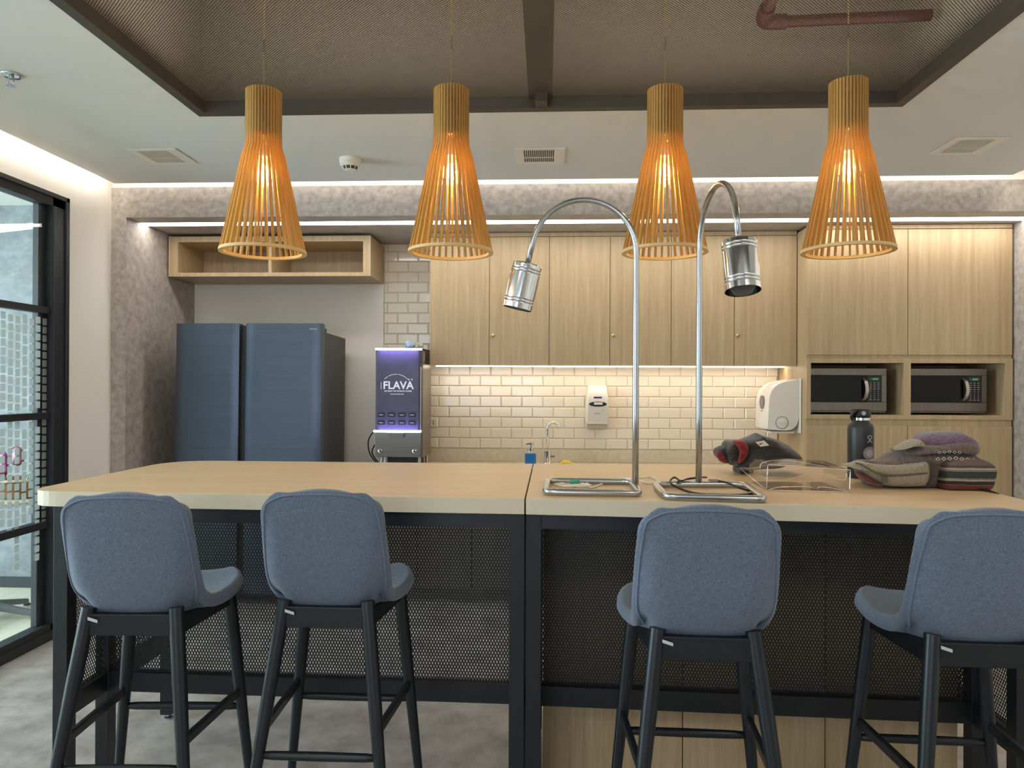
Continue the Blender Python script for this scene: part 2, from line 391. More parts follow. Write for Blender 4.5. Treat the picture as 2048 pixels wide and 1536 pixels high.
# concrete portal round the niche
m = MB()
m.box((-2.70, 4.37, 2.432), (3.03, 4.45, 2.617))                    # face above
m.box((-2.70, 4.37, 0), (-2.604, 4.45, 2.4315))                     # left jamb face
m.box((-2.72, 4.45, 0), (-2.604, YB, 2.43))                        # left reveal
m.box((2.93, 4.37, 0), (3.03, YB, 2.4315))                          # right reveal
m.build('trim_3', M_CONC, kind='structure')
m = MB()
m.box((-2.60, 4.372, 2.4305), (2.928, 4.512, 2.4318)); m.box((-2.72, 4.4505, 2.4318), (3.03, 4.512, 2.46)); m.box((-2.72, 4.618, 2.4318), (3.03, YB+0.1, 2.46)); m.box((-2.72, 4.512, 2.475), (3.03, 4.618, 2.49))
m.build('trim_4', mottled('niche_soffit', [(0.3, lin(166, 158, 150)), (0.7, lin(196, 188, 180))], scale=9, rough=0.6), kind='structure')
tag(B1('led_strip_light', (-2.60, 4.513, 2.4325), (2.925, 4.617, 2.45), M_LED), 'long white recessed linear light in the grey soffit above the kitchen cabinets', 'light')
# cove tapes lying on top of the ceiling edge
tag(B1('cove_light', (-2.665, -3.2, ZC+0.052), (-2.635, 4.25, ZC+0.06), M_COVE), 'warm white cove light tape glowing along the left wall above the glass', 'light')
tag(B1('cove_light', (-2.6, 4.29, ZC+0.052), (2.66, 4.315, ZC+0.06), M_COVEB), 'warm white cove light tape glowing above the grey concrete beam', 'light')
tag(B1('cove_light', (2.67, -3.2, ZC+0.052), (2.70, 4.25, ZC+0.06), M_COVE), 'warm white cove light tape at the right edge of the ceiling', 'light')

# splashback tiles (bevelled metro tiles) and granite upstand
pitx, pitz = 0.1517, 0.0754
m = MB(); g = 0.0016
def tile(m, x0, x1, z0, z1):
    if x1-x0 < 0.012 or z1-z0 < 0.012: return
    bv = min(0.0075, (x1-x0)/3, (z1-z0)/3); ya, yb, yc = YB+0.012, YB+0.004, YB-0.002
    o = [V((x0+g/2, 0, z0+g/2)), V((x1-g/2, 0, z0+g/2)), V((x1-g/2, 0, z1-g/2)), V((x0+g/2, 0, z1-g/2))]
    i_ = [V((x0+bv, 0, z0+bv)), V((x1-bv, 0, z0+bv)), V((x1-bv, 0, z1-bv)), V((x0+bv, 0, z1-bv))]
    L = []
    for q, y in ((o, ya), (o, yb), (i_, yc)):
        L.append([m.bm.verts.new((p.x, y, p.z)) for p in q])
    for A, Bq in ((0, 1), (1, 2)):
        for k in range(4): m.bm.faces.new((L[A][k], L[A][(k+1)%4], L[Bq][(k+1)%4], L[Bq][k]))
    m.bm.faces.new(L[2])
row = 0
z = 0.944
while z < 2.43:
    zt_ = min(z+pitz, 2.432)
    ph = -0.785 + (0 if row % 2 == 0 else pitx/2)
    x = ph - pitx*4
    while x < 1.65:
        a, b_ = max(x, -1.19), min(x+pitx, 1.648)
        if z > 1.53: b_ = min(b_, -0.80)
        if b_ > a: tile(m, a, b_, z, zt_)
        x += pitx
    z += pitz; row += 1
m.build('trim_5', M_TILE, kind='structure')
m = MB(); m.box((-1.192, YB+0.006, 0.84), (1.649, YB+0.0115, 1.60)); m.box((-1.192, YB+0.006, 1.55), (-0.79, YB+0.0115, 2.43)); m.build('trim_6', M_GROUT, kind='structure')
tag(B1('granite_upstand', (-1.19, YB-0.012, 0.851), (1.648, YB+0.006, 0.943), M_GRAN), 'speckled beige granite upstand between the counter and the white tiles', 'backsplash')

# ------------------------------------------------------------------ glass partition on the left wall (window_1) and the meeting room
wd = thing('window_1', '', '', (-2.70, 2.4, 0), kind='structure')
FT, FB, GY = 2.445, 0.0, 3.80
m = MB()   # outer frame: jamb, head, sill
m.box((-2.775, 3.845, 0), (-2.705, 3.97, FT)); m.box((-2.712, 3.945, 0), (-2.694, 3.972, FT))
m.box((-2.775, 0.6, 2.375), (-2.705, 3.97, FT)); m.box((-2.712, 0.6, 2.42), (-2.694, 3.972, FT))
m.box((-2.775, 0.6, 0), (-2.705, 3.97, 0.088)); m.box((-2.71, 0.6, 0), (-2.694, 3.96, 0.05))
m.box((-2.775, 3.785, 0.088), (-2.742, 3.845, 2.375)); m.box((-2.704, 3.845, 0.088), (-2.696, 3.87, 2.375))
m.build('window_frame', M_FRAME, wd, bevel=0.002)
for z0, z1 in ((1.783, 1.818), (1.207, 1.243), (0.614, 0.652)):
    B1('transom', (-2.765, 0.6, z0), (-2.715, 3.845, z1), M_FRAME, wd)
for yy in (2.45,):
    B1('mullion', (-2.765, yy, 0.088), (-2.715, yy+0.04, 2.375), M_FRAME, wd)
for z0, z1 in ((0.088, 0.614), (0.652, 1.207), (1.243, 1.783), (1.818, 2.375)):
    B1('pane', (-2.738, 0.62, z0), (-2.732, 3.845, z1), M_PANEG, wd)
m = MB()
col = 0; y = 3.822
while y > 2.5:
    h = 0.0455 if col % 4 != 3 else 0.055
    z = 1.765 - random.uniform(0, 0.03)
    zend = 0.66 + 0.02*((col*7) % 5) - (0.25 if col % 3 == 1 else 0.0)
    while z > zend:
        if not (1.235 < z-0.02 < 1.25 or 1.20 < z-0.01 < 1.21):
            r = round_poly([(y-0.0165, z-h+0.009), (y+0.0165, z-h+0.009), (y+0.0165, z), (y-0.0165, z)], [0.005]*4, 2)
            m.extr([V((-2.7315, yy_, zz_)) for yy_, zz_ in r], (0.0012, 0, 0))
        z -= h
    y -= 0.0505; col += 1
m.build('frosted_pattern_film', M_FILM, wd)
# meeting room shell
B1('floor', (-6.6, 0.0, -0.06), (-2.78, 4.92, -0.001), wood('meeting_room_planks', lin(236, 230, 208), lin(206, 199, 176), 'y', 0.45), kind='structure')
m = MB(); m.box((-6.6, 4.83, 0), (-2.80, 4.92, 2.63)); m.build('wall_left', M_CONC2, kind='structure')
m = MB(); m.box((-6.6, 0, 0), (-6.5, 4.83, 2.63)); m.box((-6.5, -0.08, 0), (-2.78, 0.0, 2.63)); m.build('wall_left', M_CONC2, kind='structure')
B1('ceiling', (-6.6, 0.0, 2.63), (-2.79, 4.92, 2.70), M_CEIL, kind='structure')
B1('baseboard_left', (-6.4, 4.815, 0), (-2.80, 4.83, 0.07), M_FRAME, kind='structure')
l1, l2 = at(93, 449, 4.45), at(0, 459, 4.1)
lm = MB(); dd = (l2-l1).normalized(); e2 = l2+dd*1.2
lm.tube([l1, e2], 0.018, 8); lo = lm.build('tube_light', M_MEET)
tag(lo, 'slim white tube light hanging in the room behind the glass', 'light')

# table with basket in the meeting room
tcx, tcy = -3.30, 4.14
rt = thing('round_table', 'pale round table on a grey star base behind the glass, carrying a wicker basket', 'table', (tcx, tcy, 0))
m = MB(); m.lathe([(0.475, 0.722), (0.49, 0.727), (0.49, 0.742), (0.48, 0.746)], (tcx, tcy, 0), n=56); m.build('tabletop', M_OAKE, rt)
M_CB = plain('table_base_grey', lin(92, 96, 98), 0.4)
ctr = V((tcx-0.02, tcy+0.0, 0.0)); tip = V((-3.02, 4.19, 0)); a0 = math.atan2(tip.y-ctr.y, tip.x-ctr.x)
m = MB(); m.lathe([(0.045, 0.04), (0.045, 0.10), (0.03, 0.12), (0.03, 0.7215)], ctr, n=24); m.build('column', M_CB, rt)
for k in range(5):
    a = a0+2*PI*k/5; d = V((math.cos(a), math.sin(a), 0))
    m = MB(); t = V((-d.y, d.x, 0))
    p0, p1 = ctr+d*0.046+V((0,0,0.085)), ctr+d*0.30+V((0,0,0.03))
    m.hexa([p0-t*0.025-V((0,0,0.02)), p1-t*0.018-V((0,0,0.018)), p1+t*0.018-V((0,0,0.018)), p0+t*0.025-V((0,0,0.02)), p0-t*0.02+V((0,0,0.02)), p1-t*0.014+V((0,0,0.012)), p1+t*0.014+V((0,0,0.012)), p0+t*0.02+V((0,0,0.02))])
    lg = m.build('leg', M_CB, rt, bevel=0.003)
    m = MB(); m.box(tuple(p1+V((-0.014,-0.014,-0.0295))), tuple(p1+V((0.014,0.014,-0.0185)))); m.build('foot_pad', M_FRAME, lg)
bcx, bcy = -3.04, 4.06
bs = thing('wicker_basket', 'brown wicker basket on the round table behind the glass', 'basket', (bcx, bcy, 0.747))
m = MB(); m.lathe([(0.12, 0), (0.125, 0.005), (0.155, 0.10), (0.16, 0.105), (0.15, 0.10), (0.12, 0.012), (0.0, 0.01)], (bcx, bcy, 0.747), n=40, caps=False)
m.build('woven_body', mottled('wicker', [(0.3, lin(74, 46, 24)), (0.6, lin(150, 104, 60)), (0.8, lin(184, 140, 90))], scale=3, stretch=(14, 14, 60), rough=0.8, bump=0.6), bs)
m = MB(); m.tube([V((bcx+0.158*math.cos(a), bcy+0.158*math.sin(a), 0.853)) for a in [2*PI*i/36 for i in range(36)]], 0.007, 8, closed=True); m.build('rim', M_OAKE, bs)
def blob(name, c, rx, ry, rz, mat, label, cat, wr=0.012):
    bm = bmesh.new(); bmesh.ops.create_icosphere(bm, subdivisions=3, radius=1)
    for v in bm.verts:
        d = noise.noise(v.co*2.2+V(c))*wr
        v.co = V((v.co.x*rx, v.co.y*ry, v.co.z*rz)) + v.co*d + V(c)
    s = MB(); s.bm.free(); s.bm = bm
    return tag(s.build(name, mat, smooth=True), label, cat)
Yk = 4.02
def pk(px, py): p = at(px, py, Yk); return (p.x, Yk, p.z)
blob('snack_packet', pk(6, 928), 0.035, 0.02, 0.075, plain('magenta_foil', lin(150, 50, 110), 0.3), 'magenta snack packet at the left of the wicker basket', 'packet')
blob('snack_packet', pk(34, 912), 0.045, 0.02, 0.055, plain('plum_foil', lin(120, 60, 78), 0.3), 'dull plum packet at the middle of the wicker basket', 'packet')
blob('snack_packet', pk(72, 912), 0.030, 0.02, 0.055, plain('blue_foil', lin(66, 96, 150), 0.3), 'blue and white packet at the right of the wicker basket', 'packet')
g_ = at(59, 950, 4.0); m = MB(); m.lathe([(0.020, 0), (0.022, 0.005), (0.022, 0.09), (0.010, 0.11), (0.010, 0.12)], (g_.x, 4.0, 0.765), n=20)
tag(m.build('small_bottle', plain('green_bottle', lin(20, 92, 52), 0.2), smooth=True), 'small green bottle in the wicker basket behind the glass', 'bottle')

# ------------------------------------------------------------------ ceiling frame, mesh, pipe, vents
fr = thing('ceiling_mesh_canopy', 'dark bronze framed expanded mesh bay recessed in the ceiling', 'ceiling panel', (0, 2.2, ZC))
m = MB(); w = 0.045
m.box((ox0, oy1-w, ZC-0.004), (ox1, oy1, ZC+0.0495)); m.box((ox0, oy0, ZC-0.004), (ox1, oy0+w, ZC+0.0495))
m.box((ox0, oy0+w, ZC-0.004), (ox0+w, oy1-w, ZC+0.0495)); m.box((ox1-w, oy0+w, ZC-0.004), (ox1, oy1-w, ZC+0.0495))
m.build('frame', M_CFRAME, fr)
m = MB(); m.box((-0.054, oy1-w-0.075, ZC-0.002), (-0.001, oy1-w, ZC+0.036)); m.box((-0.083, oy0+w, ZC+0.036), (0.02, oy1-w, ZC+0.046)); m.build('centre_beam', M_CFRAME, fr)
for xa, xb in ((ox0+0.02, -0.06), (0.0, ox1-0.02)):
    m = MB(); m.quad((xa, oy0+0.02, ZC+0.0495), (xb, oy0+0.02, ZC+0.0495), (xb, oy1-0.02, ZC+0.0495), (xa, oy1-0.02, ZC+0.0495)); m.build('mesh_panel', M_CMESH, fr)
pc = thing('sprinkler_pipe', 'dark red sprinkler pipe with an elbow seen above the ceiling mesh', 'pipe', (0.86, 2.9, 2.85))
M_PIPE = plain('red_oxide_pipe', lin(70, 32, 28), 0.5)
m = MB(); m.tube([(0.80, 1.2, 2.86), (0.845, 2.86, 2.86)], 0.022, 12); m.tube([(0.93, 2.945, 2.86), (1.50, 2.915, 2.86)], 0.022, 12); m.build('pipe', M_PIPE, pc, smooth=True, autosmooth=40)
m = MB(); m.tube(smooth_path([(0.845, 2.83, 2.86), (0.85, 2.90, 2.86), (0.875, 2.94, 2.86), (0.95, 2.944, 2.86)], 5), 0.030, 14); m.build('elbow', M_PIPE, pc, smooth=True, autosmooth=40)
def vent(cx, cy, label, dark):
    t = thing('air_vent', label, 'vent', (cx, cy, ZC))
    s = 0.13
    m = MB()
    m.box((cx-s, cy-s, ZC-0.006), (cx+s, cy-s+0.03, ZC-0.0005)); m.box((cx-s, cy+s-0.03, ZC-0.006), (cx+s, cy+s, ZC-0.0005))
    m.box((cx-s, cy-s+0.03, ZC-0.006), (cx-s+0.04, cy+s-0.03, ZC-0.0005)); m.box((cx+s-0.055, cy-s+0.03, ZC-0.006), (cx+s, cy+s-0.03, ZC-0.0005))
    m.build('frame', M_PLAST, t, bevel=0.003)
    B1('backing', (cx-s+0.035, cy-s+0.025, ZC-0.0022), (cx+s-0.05, cy+s-0.025, ZC-0.0006), dark, t)
    m = MB(); n = 16
    for i in range(n):
        x = cx-s+0.042+(2*s-0.099)*i/(n-1); m.box((x-0.0022, cy-s+0.03, ZC-0.0055), (x+0.0022, cy+s-0.03, ZC-0.0024))
    m.box((cx-s+0.04, cy+0.02, ZC-0.0054), (cx+s-0.055, cy+0.026, ZC-0.0023))
    m.build('louvre', M_PLAST, t)
M_VD = plain('vent_dark', lin(60, 52, 40), 0.8); M_VG = plain('vent_grey', lin(128, 124, 114), 0.8)
vent(-0.037, 3.84, 'white ceiling air vent in the centre with dark open slots', M_VD)
vent(-2.05, 3.78, 'pale ceiling air vent near the left wall, slots seen edge on', M_VG)
vent(2.12, 3.76, 'pale ceiling air vent at the right, slots seen edge on', M_VG)
sd = thing('smoke_detector', 'round white smoke detector on the ceiling left of the centre vent', 'smoke detector', (-1.062, 3.86, ZC))
m = MB(); m.lathe([(0.058, -0.0005), (0.058, -0.016), (0.055, -0.020), (0.056, -0.034), (0.045, -0.045)], (-1.062, 3.86, ZC), n=32); m.build('body', M_PLAST, sd, smooth=True, autosmooth=35)
m = MB(); m.lathe([(0.040, -0.0452), (0.034, -0.060)], (-1.062, 3.86, ZC), n=24); m.build('sensor_grille', plain('detector_grille', lin(66, 58, 44), 0.6), sd)
m = MB(); m.lathe([(0.034, -0.0602), (0.020, -0.066)], (-1.062, 3.86, ZC), n=24)
for k in range(10):
    a = 2*PI*k/10; p = V((-1.062+0.043*math.cos(a), 3.86+0.043*math.sin(a), ZC-0.045)); q = V((-1.062+0.036*math.cos(a), 3.86+0.036*math.sin(a), ZC-0.061)); m.tube([p, q], 0.0022, 6)
m.build('cap', M_PLAST, sd)
sp = thing('fire_sprinkler', 'chrome fire sprinkler head in the ceiling at far left', 'sprinkler', (-2.115, 2.76, ZC))
m = MB(); m.lathe([(0.040, -0.0005), (0.038, -0.006), (0.024, -0.003)], (-2.115, 2.76, ZC), n=28); m.build('escutcheon', M_CHROME, sp, smooth=True)
m = MB(); m.lathe([(0.010, -0.004), (0.010, -0.02), (0.004, -0.022)], (-2.115, 2.76, ZC), n=14)
for s_ in (-1, 1): m.tube([(-2.115+s_*0.009, 2.76, ZC-0.02), (-2.115+s_*0.013, 2.76, ZC-0.032), (-2.115+s_*0.004, 2.76, ZC-0.045)], 0.0025, 6)
m.lathe([(0.017, -0.044), (0.017, -0.047)], (-2.115, 2.76, ZC), n=16); m.build('nozzle', M_STEEL, sp)
tag(B1('junction_box', (2.795, 4.335, 2.505), (2.90, 4.3695, 2.604), M_PLAST, bevel=0.004), 'small white box fixed to the concrete beam at the far right', 'electrical box')

# ------------------------------------------------------------------ pendants
def make_pendant(x, y, dz, label, ztop_mesh=ZC+0.0495):
    t = thing('pendant_lamp', label, 'pendant lamp', (x, y, 1.90+dz), group=None)
    z0 = 1.90+dz; z1 = 2.315+dz; z2 = 2.515+dz
    m = MB(); n = 36
    for i in range(n):
        a = 2*PI*(i+0.5)/n; d = V((math.cos(a), math.sin(a), 0)); tt = V((-d.y, d.x, 0))
        prof = [(0.152, z0+0.008), (0.112, z0+0.19), (0.0745, z1-0.050), (0.0625, z1-0.015), (0.0605, z1+0.03), (0.0605, z2)]
        hw = 0.0037; dp = 0.0065
        rings = []
        for (r, z) in prof:
            c = V((x, y, 0))+V((0, 0, z))
            rings.append([m.bm.verts.new(c+d*(r-dp)-tt*hw), m.bm.verts.new(c+d*(r+dp)-tt*hw), m.bm.verts.new(c+d*(r+dp)+tt*hw), m.bm.verts.new(c+d*(r-dp)+tt*hw)])
        for A, Bq in zip(rings, rings[1:]):
            for k in range(4): m.bm.faces.new((A[k], A[(k+1)%4], Bq[(k+1)%4], Bq[k]))
        m.bm.faces.new(rings[0]); m.bm.faces.new(rings[-1])
    m.build('slatted_shade', M_PEND, t)
    m = MB(); m.lathe([(0.143, z0-0.002), (0.161, z0-0.002), (0.160, z0+0.009), (0.144, z0+0.009), (0.143, z0-0.002)], (x, y, 0), n=64, caps=False); m.build('bottom_ring', M_PENDR, t)
    m = MB(); m.lathe([(0.012, z1+0.018), (0.0535, z1+0.018), (0.0535, z1+0.028), (0.012, z1+0.028), (0.012, z1+0.018)], (x, y, 0), n=40, caps=False); m.build('inner_ring', M_PENDR, t)
    m = MB(); m.lathe([(0.012, z2-0.050), (0.0535, z2-0.050), (0.0535, z2-0.034), (0.012, z2-0.034), (0.012, z2-0.050)], (x, y, 0), n=40, caps=False); m.build('top_ring', M_PENDR, t)
    m = MB(); m.lathe([(0.020, z2-0.12), (0.022, z2-0.115), (0.022, z2-0.075), (0.010, z2-0.06), (0.006, z2-0.05)], (x, y, 0), n=20); m.tube([(x, y, z2-0.12), (x, y, z1-0.01)], 0.005, 8); m.lathe([(0.017, z1-0.05), (0.018, z1-0.045), (0.018, z1-0.012), (0.008, z1)], (x, y, 0), n=20); m.build('lamp_holder', M_PLAST, t, smooth=True, autosmooth=40)
    bz = z1-0.05
    m = MB(); m.lathe([(0.014, 0), (0.016, -0.012), (0.031, -0.05), (0.032, -0.075), (0.022, -0.10), (0.006, -0.115), (0.0005, -0.117)], (x, y, bz), n=28); b_ = m.build('bulb', M_BULBG, t, smooth=True)
    m = MB()
    for k in range(6):
        a = PI/3*k+0.4; c, s = math.cos(a), math.sin(a)
        m.tube([(x+c*0.005, y+s*0.005, bz-0.03), (x+c*0.016, y+s*0.016, bz-0.06), (x+c*0.005, y+s*0.005, bz-0.085)], 0.0040, 6)
    m.build('filament', M_FILA, b_)
    m = MB(); m.tube([(x, y, z2-0.045), (x, y, 3.14)], 0.0022, 8); m.build('cord', plain('pendant_cord', lin(150, 130, 84), 0.6) if 'pendant_cord' not in bpy.data.materials else bpy.data.materials['pendant_cord'], t)
    m = MB(); m.lathe([(0.04, 3.125), (0.04, 3.149)], (x, y, 0), n=24); m.build('ceiling_cap', M_PLAST, t)
    l = bpy.data.lights.new('pendant_glow', 'POINT'); l.energy = 11; l.color = (1.0, 0.81, 0.50); l.shadow_soft_size = 0.018
    lo = bpy.data.objects.new('pendant_glow', l); C.objects.link(lo); lo.location = (0, 0, bz-0.058-z0+0.0); lo.parent = t
    return t
LAB = ['leftmost slatted birch pendant lamp, hanging before the open wall shelf', 'slatted birch pendant lamp second from the left, left of the tilted heat lamp', 'slatted birch pendant lamp third from the left, partly behind the steel heat lamp poles', 'rightmost slatted birch pendant lamp, before the tall right cabinet doors']
for (x, y, dz), lb in zip([(-1.084, 2.721, 0.005), (-0.363, 2.72, 0.0), (0.444, 2.765, 0.005), (1.092, 2.69, -0.008)], LAB):
    make_pendant(x, y, dz, lb)

# ------------------------------------------------------------------ kitchen cabinets
YU = 4.86
ux = [-0.79, 0.016, 0.825, 1.646]; um = [-0.387, 0.420, 1.238]
UL = ['oak wall cabinet unit at the left end, beside the grey tiled strip', 'middle oak wall cabinet unit, behind the tilted heat lamp', 'right oak wall cabinet unit, next to the tall microwave cabinet']
for i in range(3):
    a, b = ux[i], ux[i+1]
    t = thing('wall_cabinet', UL[i], 'cabinet', ((a+b)/2, 5.05, 1.536), group=None)
    m = MB(); m.box((a+0.001, YU+0.018, 1.540), (b-0.001, YB-0.004, 2.428)); m.box((a+0.001, YU+0.004, 2.402), (b-0.001, YU+0.0175, 2.428)); m.build('body', M_OAK, t)
    for k, (p, q) in enumerate(((a, um[i]), (um[i], b))):
        d = B1('door', (p+0.0018, YU, 1.536), (q-0.0018, YU+0.017, 2.397), M_OAK, t, bevel=0.001)
        if k == 1:
            m = MB(); m.lathe([(0.011, 0), (0.011, 0.008), (0.006, 0.012), (0.004, 0.012)], (p+0.024, YU, 1.737), (0, -1, 0), n=16); m.build('lock', plain('brass_lock', lin(190, 160, 110), 0.3, 1.0) if 'brass_lock' not in bpy.data.materials else bpy.data.materials['brass_lock'], d, smooth=True, autosmooth=30)
tag(B1('under_cabinet_light', (-0.78, 5.07, 1.5335), (1.64, 5.11, 1.5357), M_UNDER), 'warm light strip glowing along the underside of the oak wall cabinets', 'light')
# open shelf cabinet over the fridge
t = thing('open_wall_shelf', 'open two-bay oak wall shelf above the grey fridge', 'shelf', (-1.9, 5.0, 2.14))
xa, xb, za, zb, ya = -2.592, -1.192, 2.138, 2.412, 4.85
m = MB()
m.box((xa, ya, za), (xb, YB-0.003, za+0.026)); m.box((xa, ya, zb-0.038), (xb, YB-0.003, zb)); m.box((xa, ya, za+0.026), (xa+0.066, YB-0.003, zb-0.038)); m.box((xb-0.052, ya, za+0.026), (xb, YB-0.003, zb-0.038))
m.box((xa+0.066, YB-0.018, za+0.026), (xb-0.052, YB-0.003, zb-0.038)); m.build('carcass', M_OAK, t)
B1('divider', (-1.896, ya+0.002, za+0.0262), (-1.874, YB-0.019, zb-0.0382), M_OAK, t)
# tall microwave cabinet
xl, xr, yt = 1.650, 2.918, 4.69
xm = 2.277
t = thing('tall_microwave_cabinet', 'tall oak cabinet at the right holding two microwaves in open niches', 'cabinet', (2.28, 5.0, 0))
m = MB()
m.box((xl, yt+0.018, 0.06), (xl+0.018, YB-0.003, 2.415)); m.box((xr-0.018, yt+0.018, 0.06), (xr, YB-0.003, 2.415)); m.box((xl+0.018, YB-0.02, 0.06), (xr-0.018, YB-0.003, 2.415))
m.box((xl+0.018, yt+0.018, 2.395), (xr-0.018, YB-0.02, 2.415)); m.box((xl, yt+0.004, 2.404), (xr, yt+0.0175, 2.428)); m.box((xl+0.018, yt+0.03, 0.06), (xr-0.018, YB-0.02, 0.09)); m.box((xl, yt+0.05, 0.0), (xr, yt+0.07, 0.06))
m.box((xl+0.0005, yt+0.010, 1.1565), (xr-0.0005, yt+0.0178, 1.1965)); m.box((xl+0.0005, yt+0.010, 1.5835), (xr-0.0005, yt+0.0178, 1.6035))
m.box((xm-0.009, yt+0.031, 0.09), (xm+0.009, YB-0.02, 1.16))
m.box((xm-0.009, yt+0.031, 1.60), (xm+0.009, YB-0.02, 2.395)); m.build('carcass', M_OAK, t)
for a, b in ((xl, xm), (xm, xr)):
    B1('upper_door', (a+0.002, yt, 1.604), (b-0.002, yt+0.017, 2.398), M_OAK, t, bevel=0.001)
for a, b in ((xl, xm), (xm, xr)):
    B1('lower_door', (a+0.002, yt, 0.07), (b-0.002, yt+0.017, 1.156), M_OAK, t, bevel=0.001)
m = MB()
m.box((xl, yt-0.002, 1.553), (xr, yt+0.0175, 1.583)); m.box((xl, yt-0.002, 1.197), (xr, yt+0.0175, 1.224)); m.box((xl+0.0185, yt+0.0175, 1.553), (xr-0.0185, YB-0.021, 1.583)); m.box((xl+0.0185, yt+0.0175, 1.197), (xr-0.0185, YB-0.021, 1.224))
m.box((xl, yt-0.002, 1.224), (xl+0.026, yt+0.0175, 1.553)); m.box((xr-0.046, yt-0.002, 1.224), (xr, yt+0.0175, 1.553)); m.box((xr-0.046, yt+0.0175, 1.224), (xr-0.019, YB-0.021, 1.553)); m.box((xm-0.026, yt-0.002, 1.224), (xm+0.018, YB-0.021, 1.553))
m.build('niche_frame', M_OAK, t)

def microwave(x0, label):
    x1 = x0+0.497; y0, z0, z1 = 4.75, 1.2245, 1.520
    t = thing('microwave', label, 'microwave', ((x0+x1)/2, y0+0.2, z0))
    B1('body', (x0+0.004, y0+0.03, z0+0.012), (x1-0.004, YB-0.10, z1-0.008), M_DARK, t, bevel=0.004)
    m = MB(); m.box((x0, y0, z1-0.045), (x1, y0+0.029, z1)); m.box((x0, y0, z0+0.022), (x1, y0+0.029, z0+0.078)); m.box((x1-0.030, y0, z0+0.078), (x1, y0+0.029, z1-0.045)); m.box((x0, y0, z0+0.078), (x0+0.02, y0+0.029, z1-0.045)); m.box((x0+0.004, y0+0.006, z0+0.012), (x1-0.004, y0+0.029, z0+0.022))
    m.build('front_frame', M_SSTEEL, t, bevel=0.002)
    d = B1('door_glass', (x0+0.0201, y0-0.002, z0+0.0785), (x1-0.125, y0+0.02, z1-0.0455), M_GLASSBLK, t, bevel=0.002)
    m = MB(); hx = x1-0.143
    pts = [V((hx-0.002, y0-0.004, z0+0.09)), V((hx+0.001, y0-0.030, z0+0.115)), V((hx+0.006, y0-0.038, (z0+z1)/2+0.01)), V((hx+0.001, y0-0.030, z1-0.085)), V((hx-0.004, y0-0.004, z1-0.062))]
    pts = smooth_path(pts, 5); prev = None
    for p in pts:
        r_ = [m.bm.verts.new(p+V((dx, dy, 0))) for dx, dy in ((-0.010, 0), (0.010, 0), (0.010, 0.008), (-0.010, 0.008))]
        if prev:
            for k in range(4): m.bm.faces.new((prev[k], prev[(k+1)%4], r_[(k+1)%4], r_[k]))
        else: m.bm.faces.new(r_)
        prev = r_
    m.bm.faces.new(prev); m.build('handle', plain('handle_steel', lin(190, 180, 170), 0.3, 0.9) if 'handle_steel' not in bpy.data.materials else bpy.data.materials['handle_steel'], d, smooth=True, autosmooth=35)
    kp = B1('control_panel', (x1-0.124, y0-0.0015, z0+0.0785), (x1-0.0302, y0+0.02, z1-0.0455), M_DARK, t, bevel=0.002)
    m = MB(); 
    for r in range(9):
        for c_ in range(3):
            w_ = 0.010 if r < 4 or r == 8 else 0.0045
            cx = x1-0.101+c_*0.024; cz = z0+0.095+0.0135*(8-r)
            m.box((cx-w_/1.6, y0-0.0022, cz-0.0018), (cx+w_/1.6, y0-0.0014, cz+0.0018))
    m.build('keypad_markings', plain('keypad_print', lin(190, 186, 180), 0.6) if 'keypad_print' not in bpy.data.materials else bpy.data.materials['keypad_print'], kp)
    m = MB(); m.box((x1-0.108, y0-0.0022, z1-0.078), (x1-0.047, y0-0.0014, z1-0.058)); m.build('display', emit('display_dark_green', (0.05, 0.25, 0.09, 1), 0.12) if 'display_dark_green' not in bpy.data.materials else bpy.data.materials['display_dark_green'], kp)
    m = MB()
    for k in range(4): m.box((x1-0.088+k*0.0085, y0-0.003, z1-0.073), (x1-0.083+k*0.0085, y0-0.0023, z1-0.063))
    m.build('display_digits', emit('display_green', (0.2, 0.8, 0.35, 1), 0.45) if 'display_green' not in bpy.data.materials else bpy.data.materials['display_green'], kp)
    m = MB()
    for fx in (x0+0.05, x1-0.05):
        for fy in (y0+0.06, y0+0.3): m.lathe([(0.012, 0), (0.012, 0.0125)], (fx, fy, z0), n=12)
    m.build('foot', M_DARK, t)
microwave(1.678, 'steel and black microwave in the left niche, with bright curved handle')
microwave(2.300, 'steel and black microwave in the right niche, nearest the wall')

# counter and base cabinets
m = MB(); m.box((-1.192, 4.64, 0.815), (1.648, YB-0.013, 0.850)); tag(m.build('worktop', M_GRAN), 'speckled beige granite worktop under the splashback, mostly hidden by the table', 'countertop')
bx = [-1.19, -0.48, 0.23, 0.94, 1.646]
BLs = ['greyish base cabinet under the worktop, below the drinks machine', 'greyish base cabinet under the worktop, second from the fridge', 'greyish base cabinet under the worktop, below the soap dispenser', 'greyish base cabinet under the worktop, beside the tall cabinet']
for i in range(4):
    a, b = bx[i]+0.001, bx[i+1]-0.001
    t = thing('base_cabinet', BLs[i], 'cabinet', ((a+b)/2, 4.95, 0))
    m = MB(); m.box((a, 4.69, 0.08), (b, YB-0.02, 0.8145)); m.box((a, 4.73, 0), (b, 4.75, 0.08)); m.build('body', M_BASE, t)
    mid = (a+b)/2
    for p, q in ((a, mid), (mid, b)): B1('door', (p+0.002, 4.671, 0.085), (q-0.002, 4.689, 0.808), M_BASE, t, bevel=0.001)

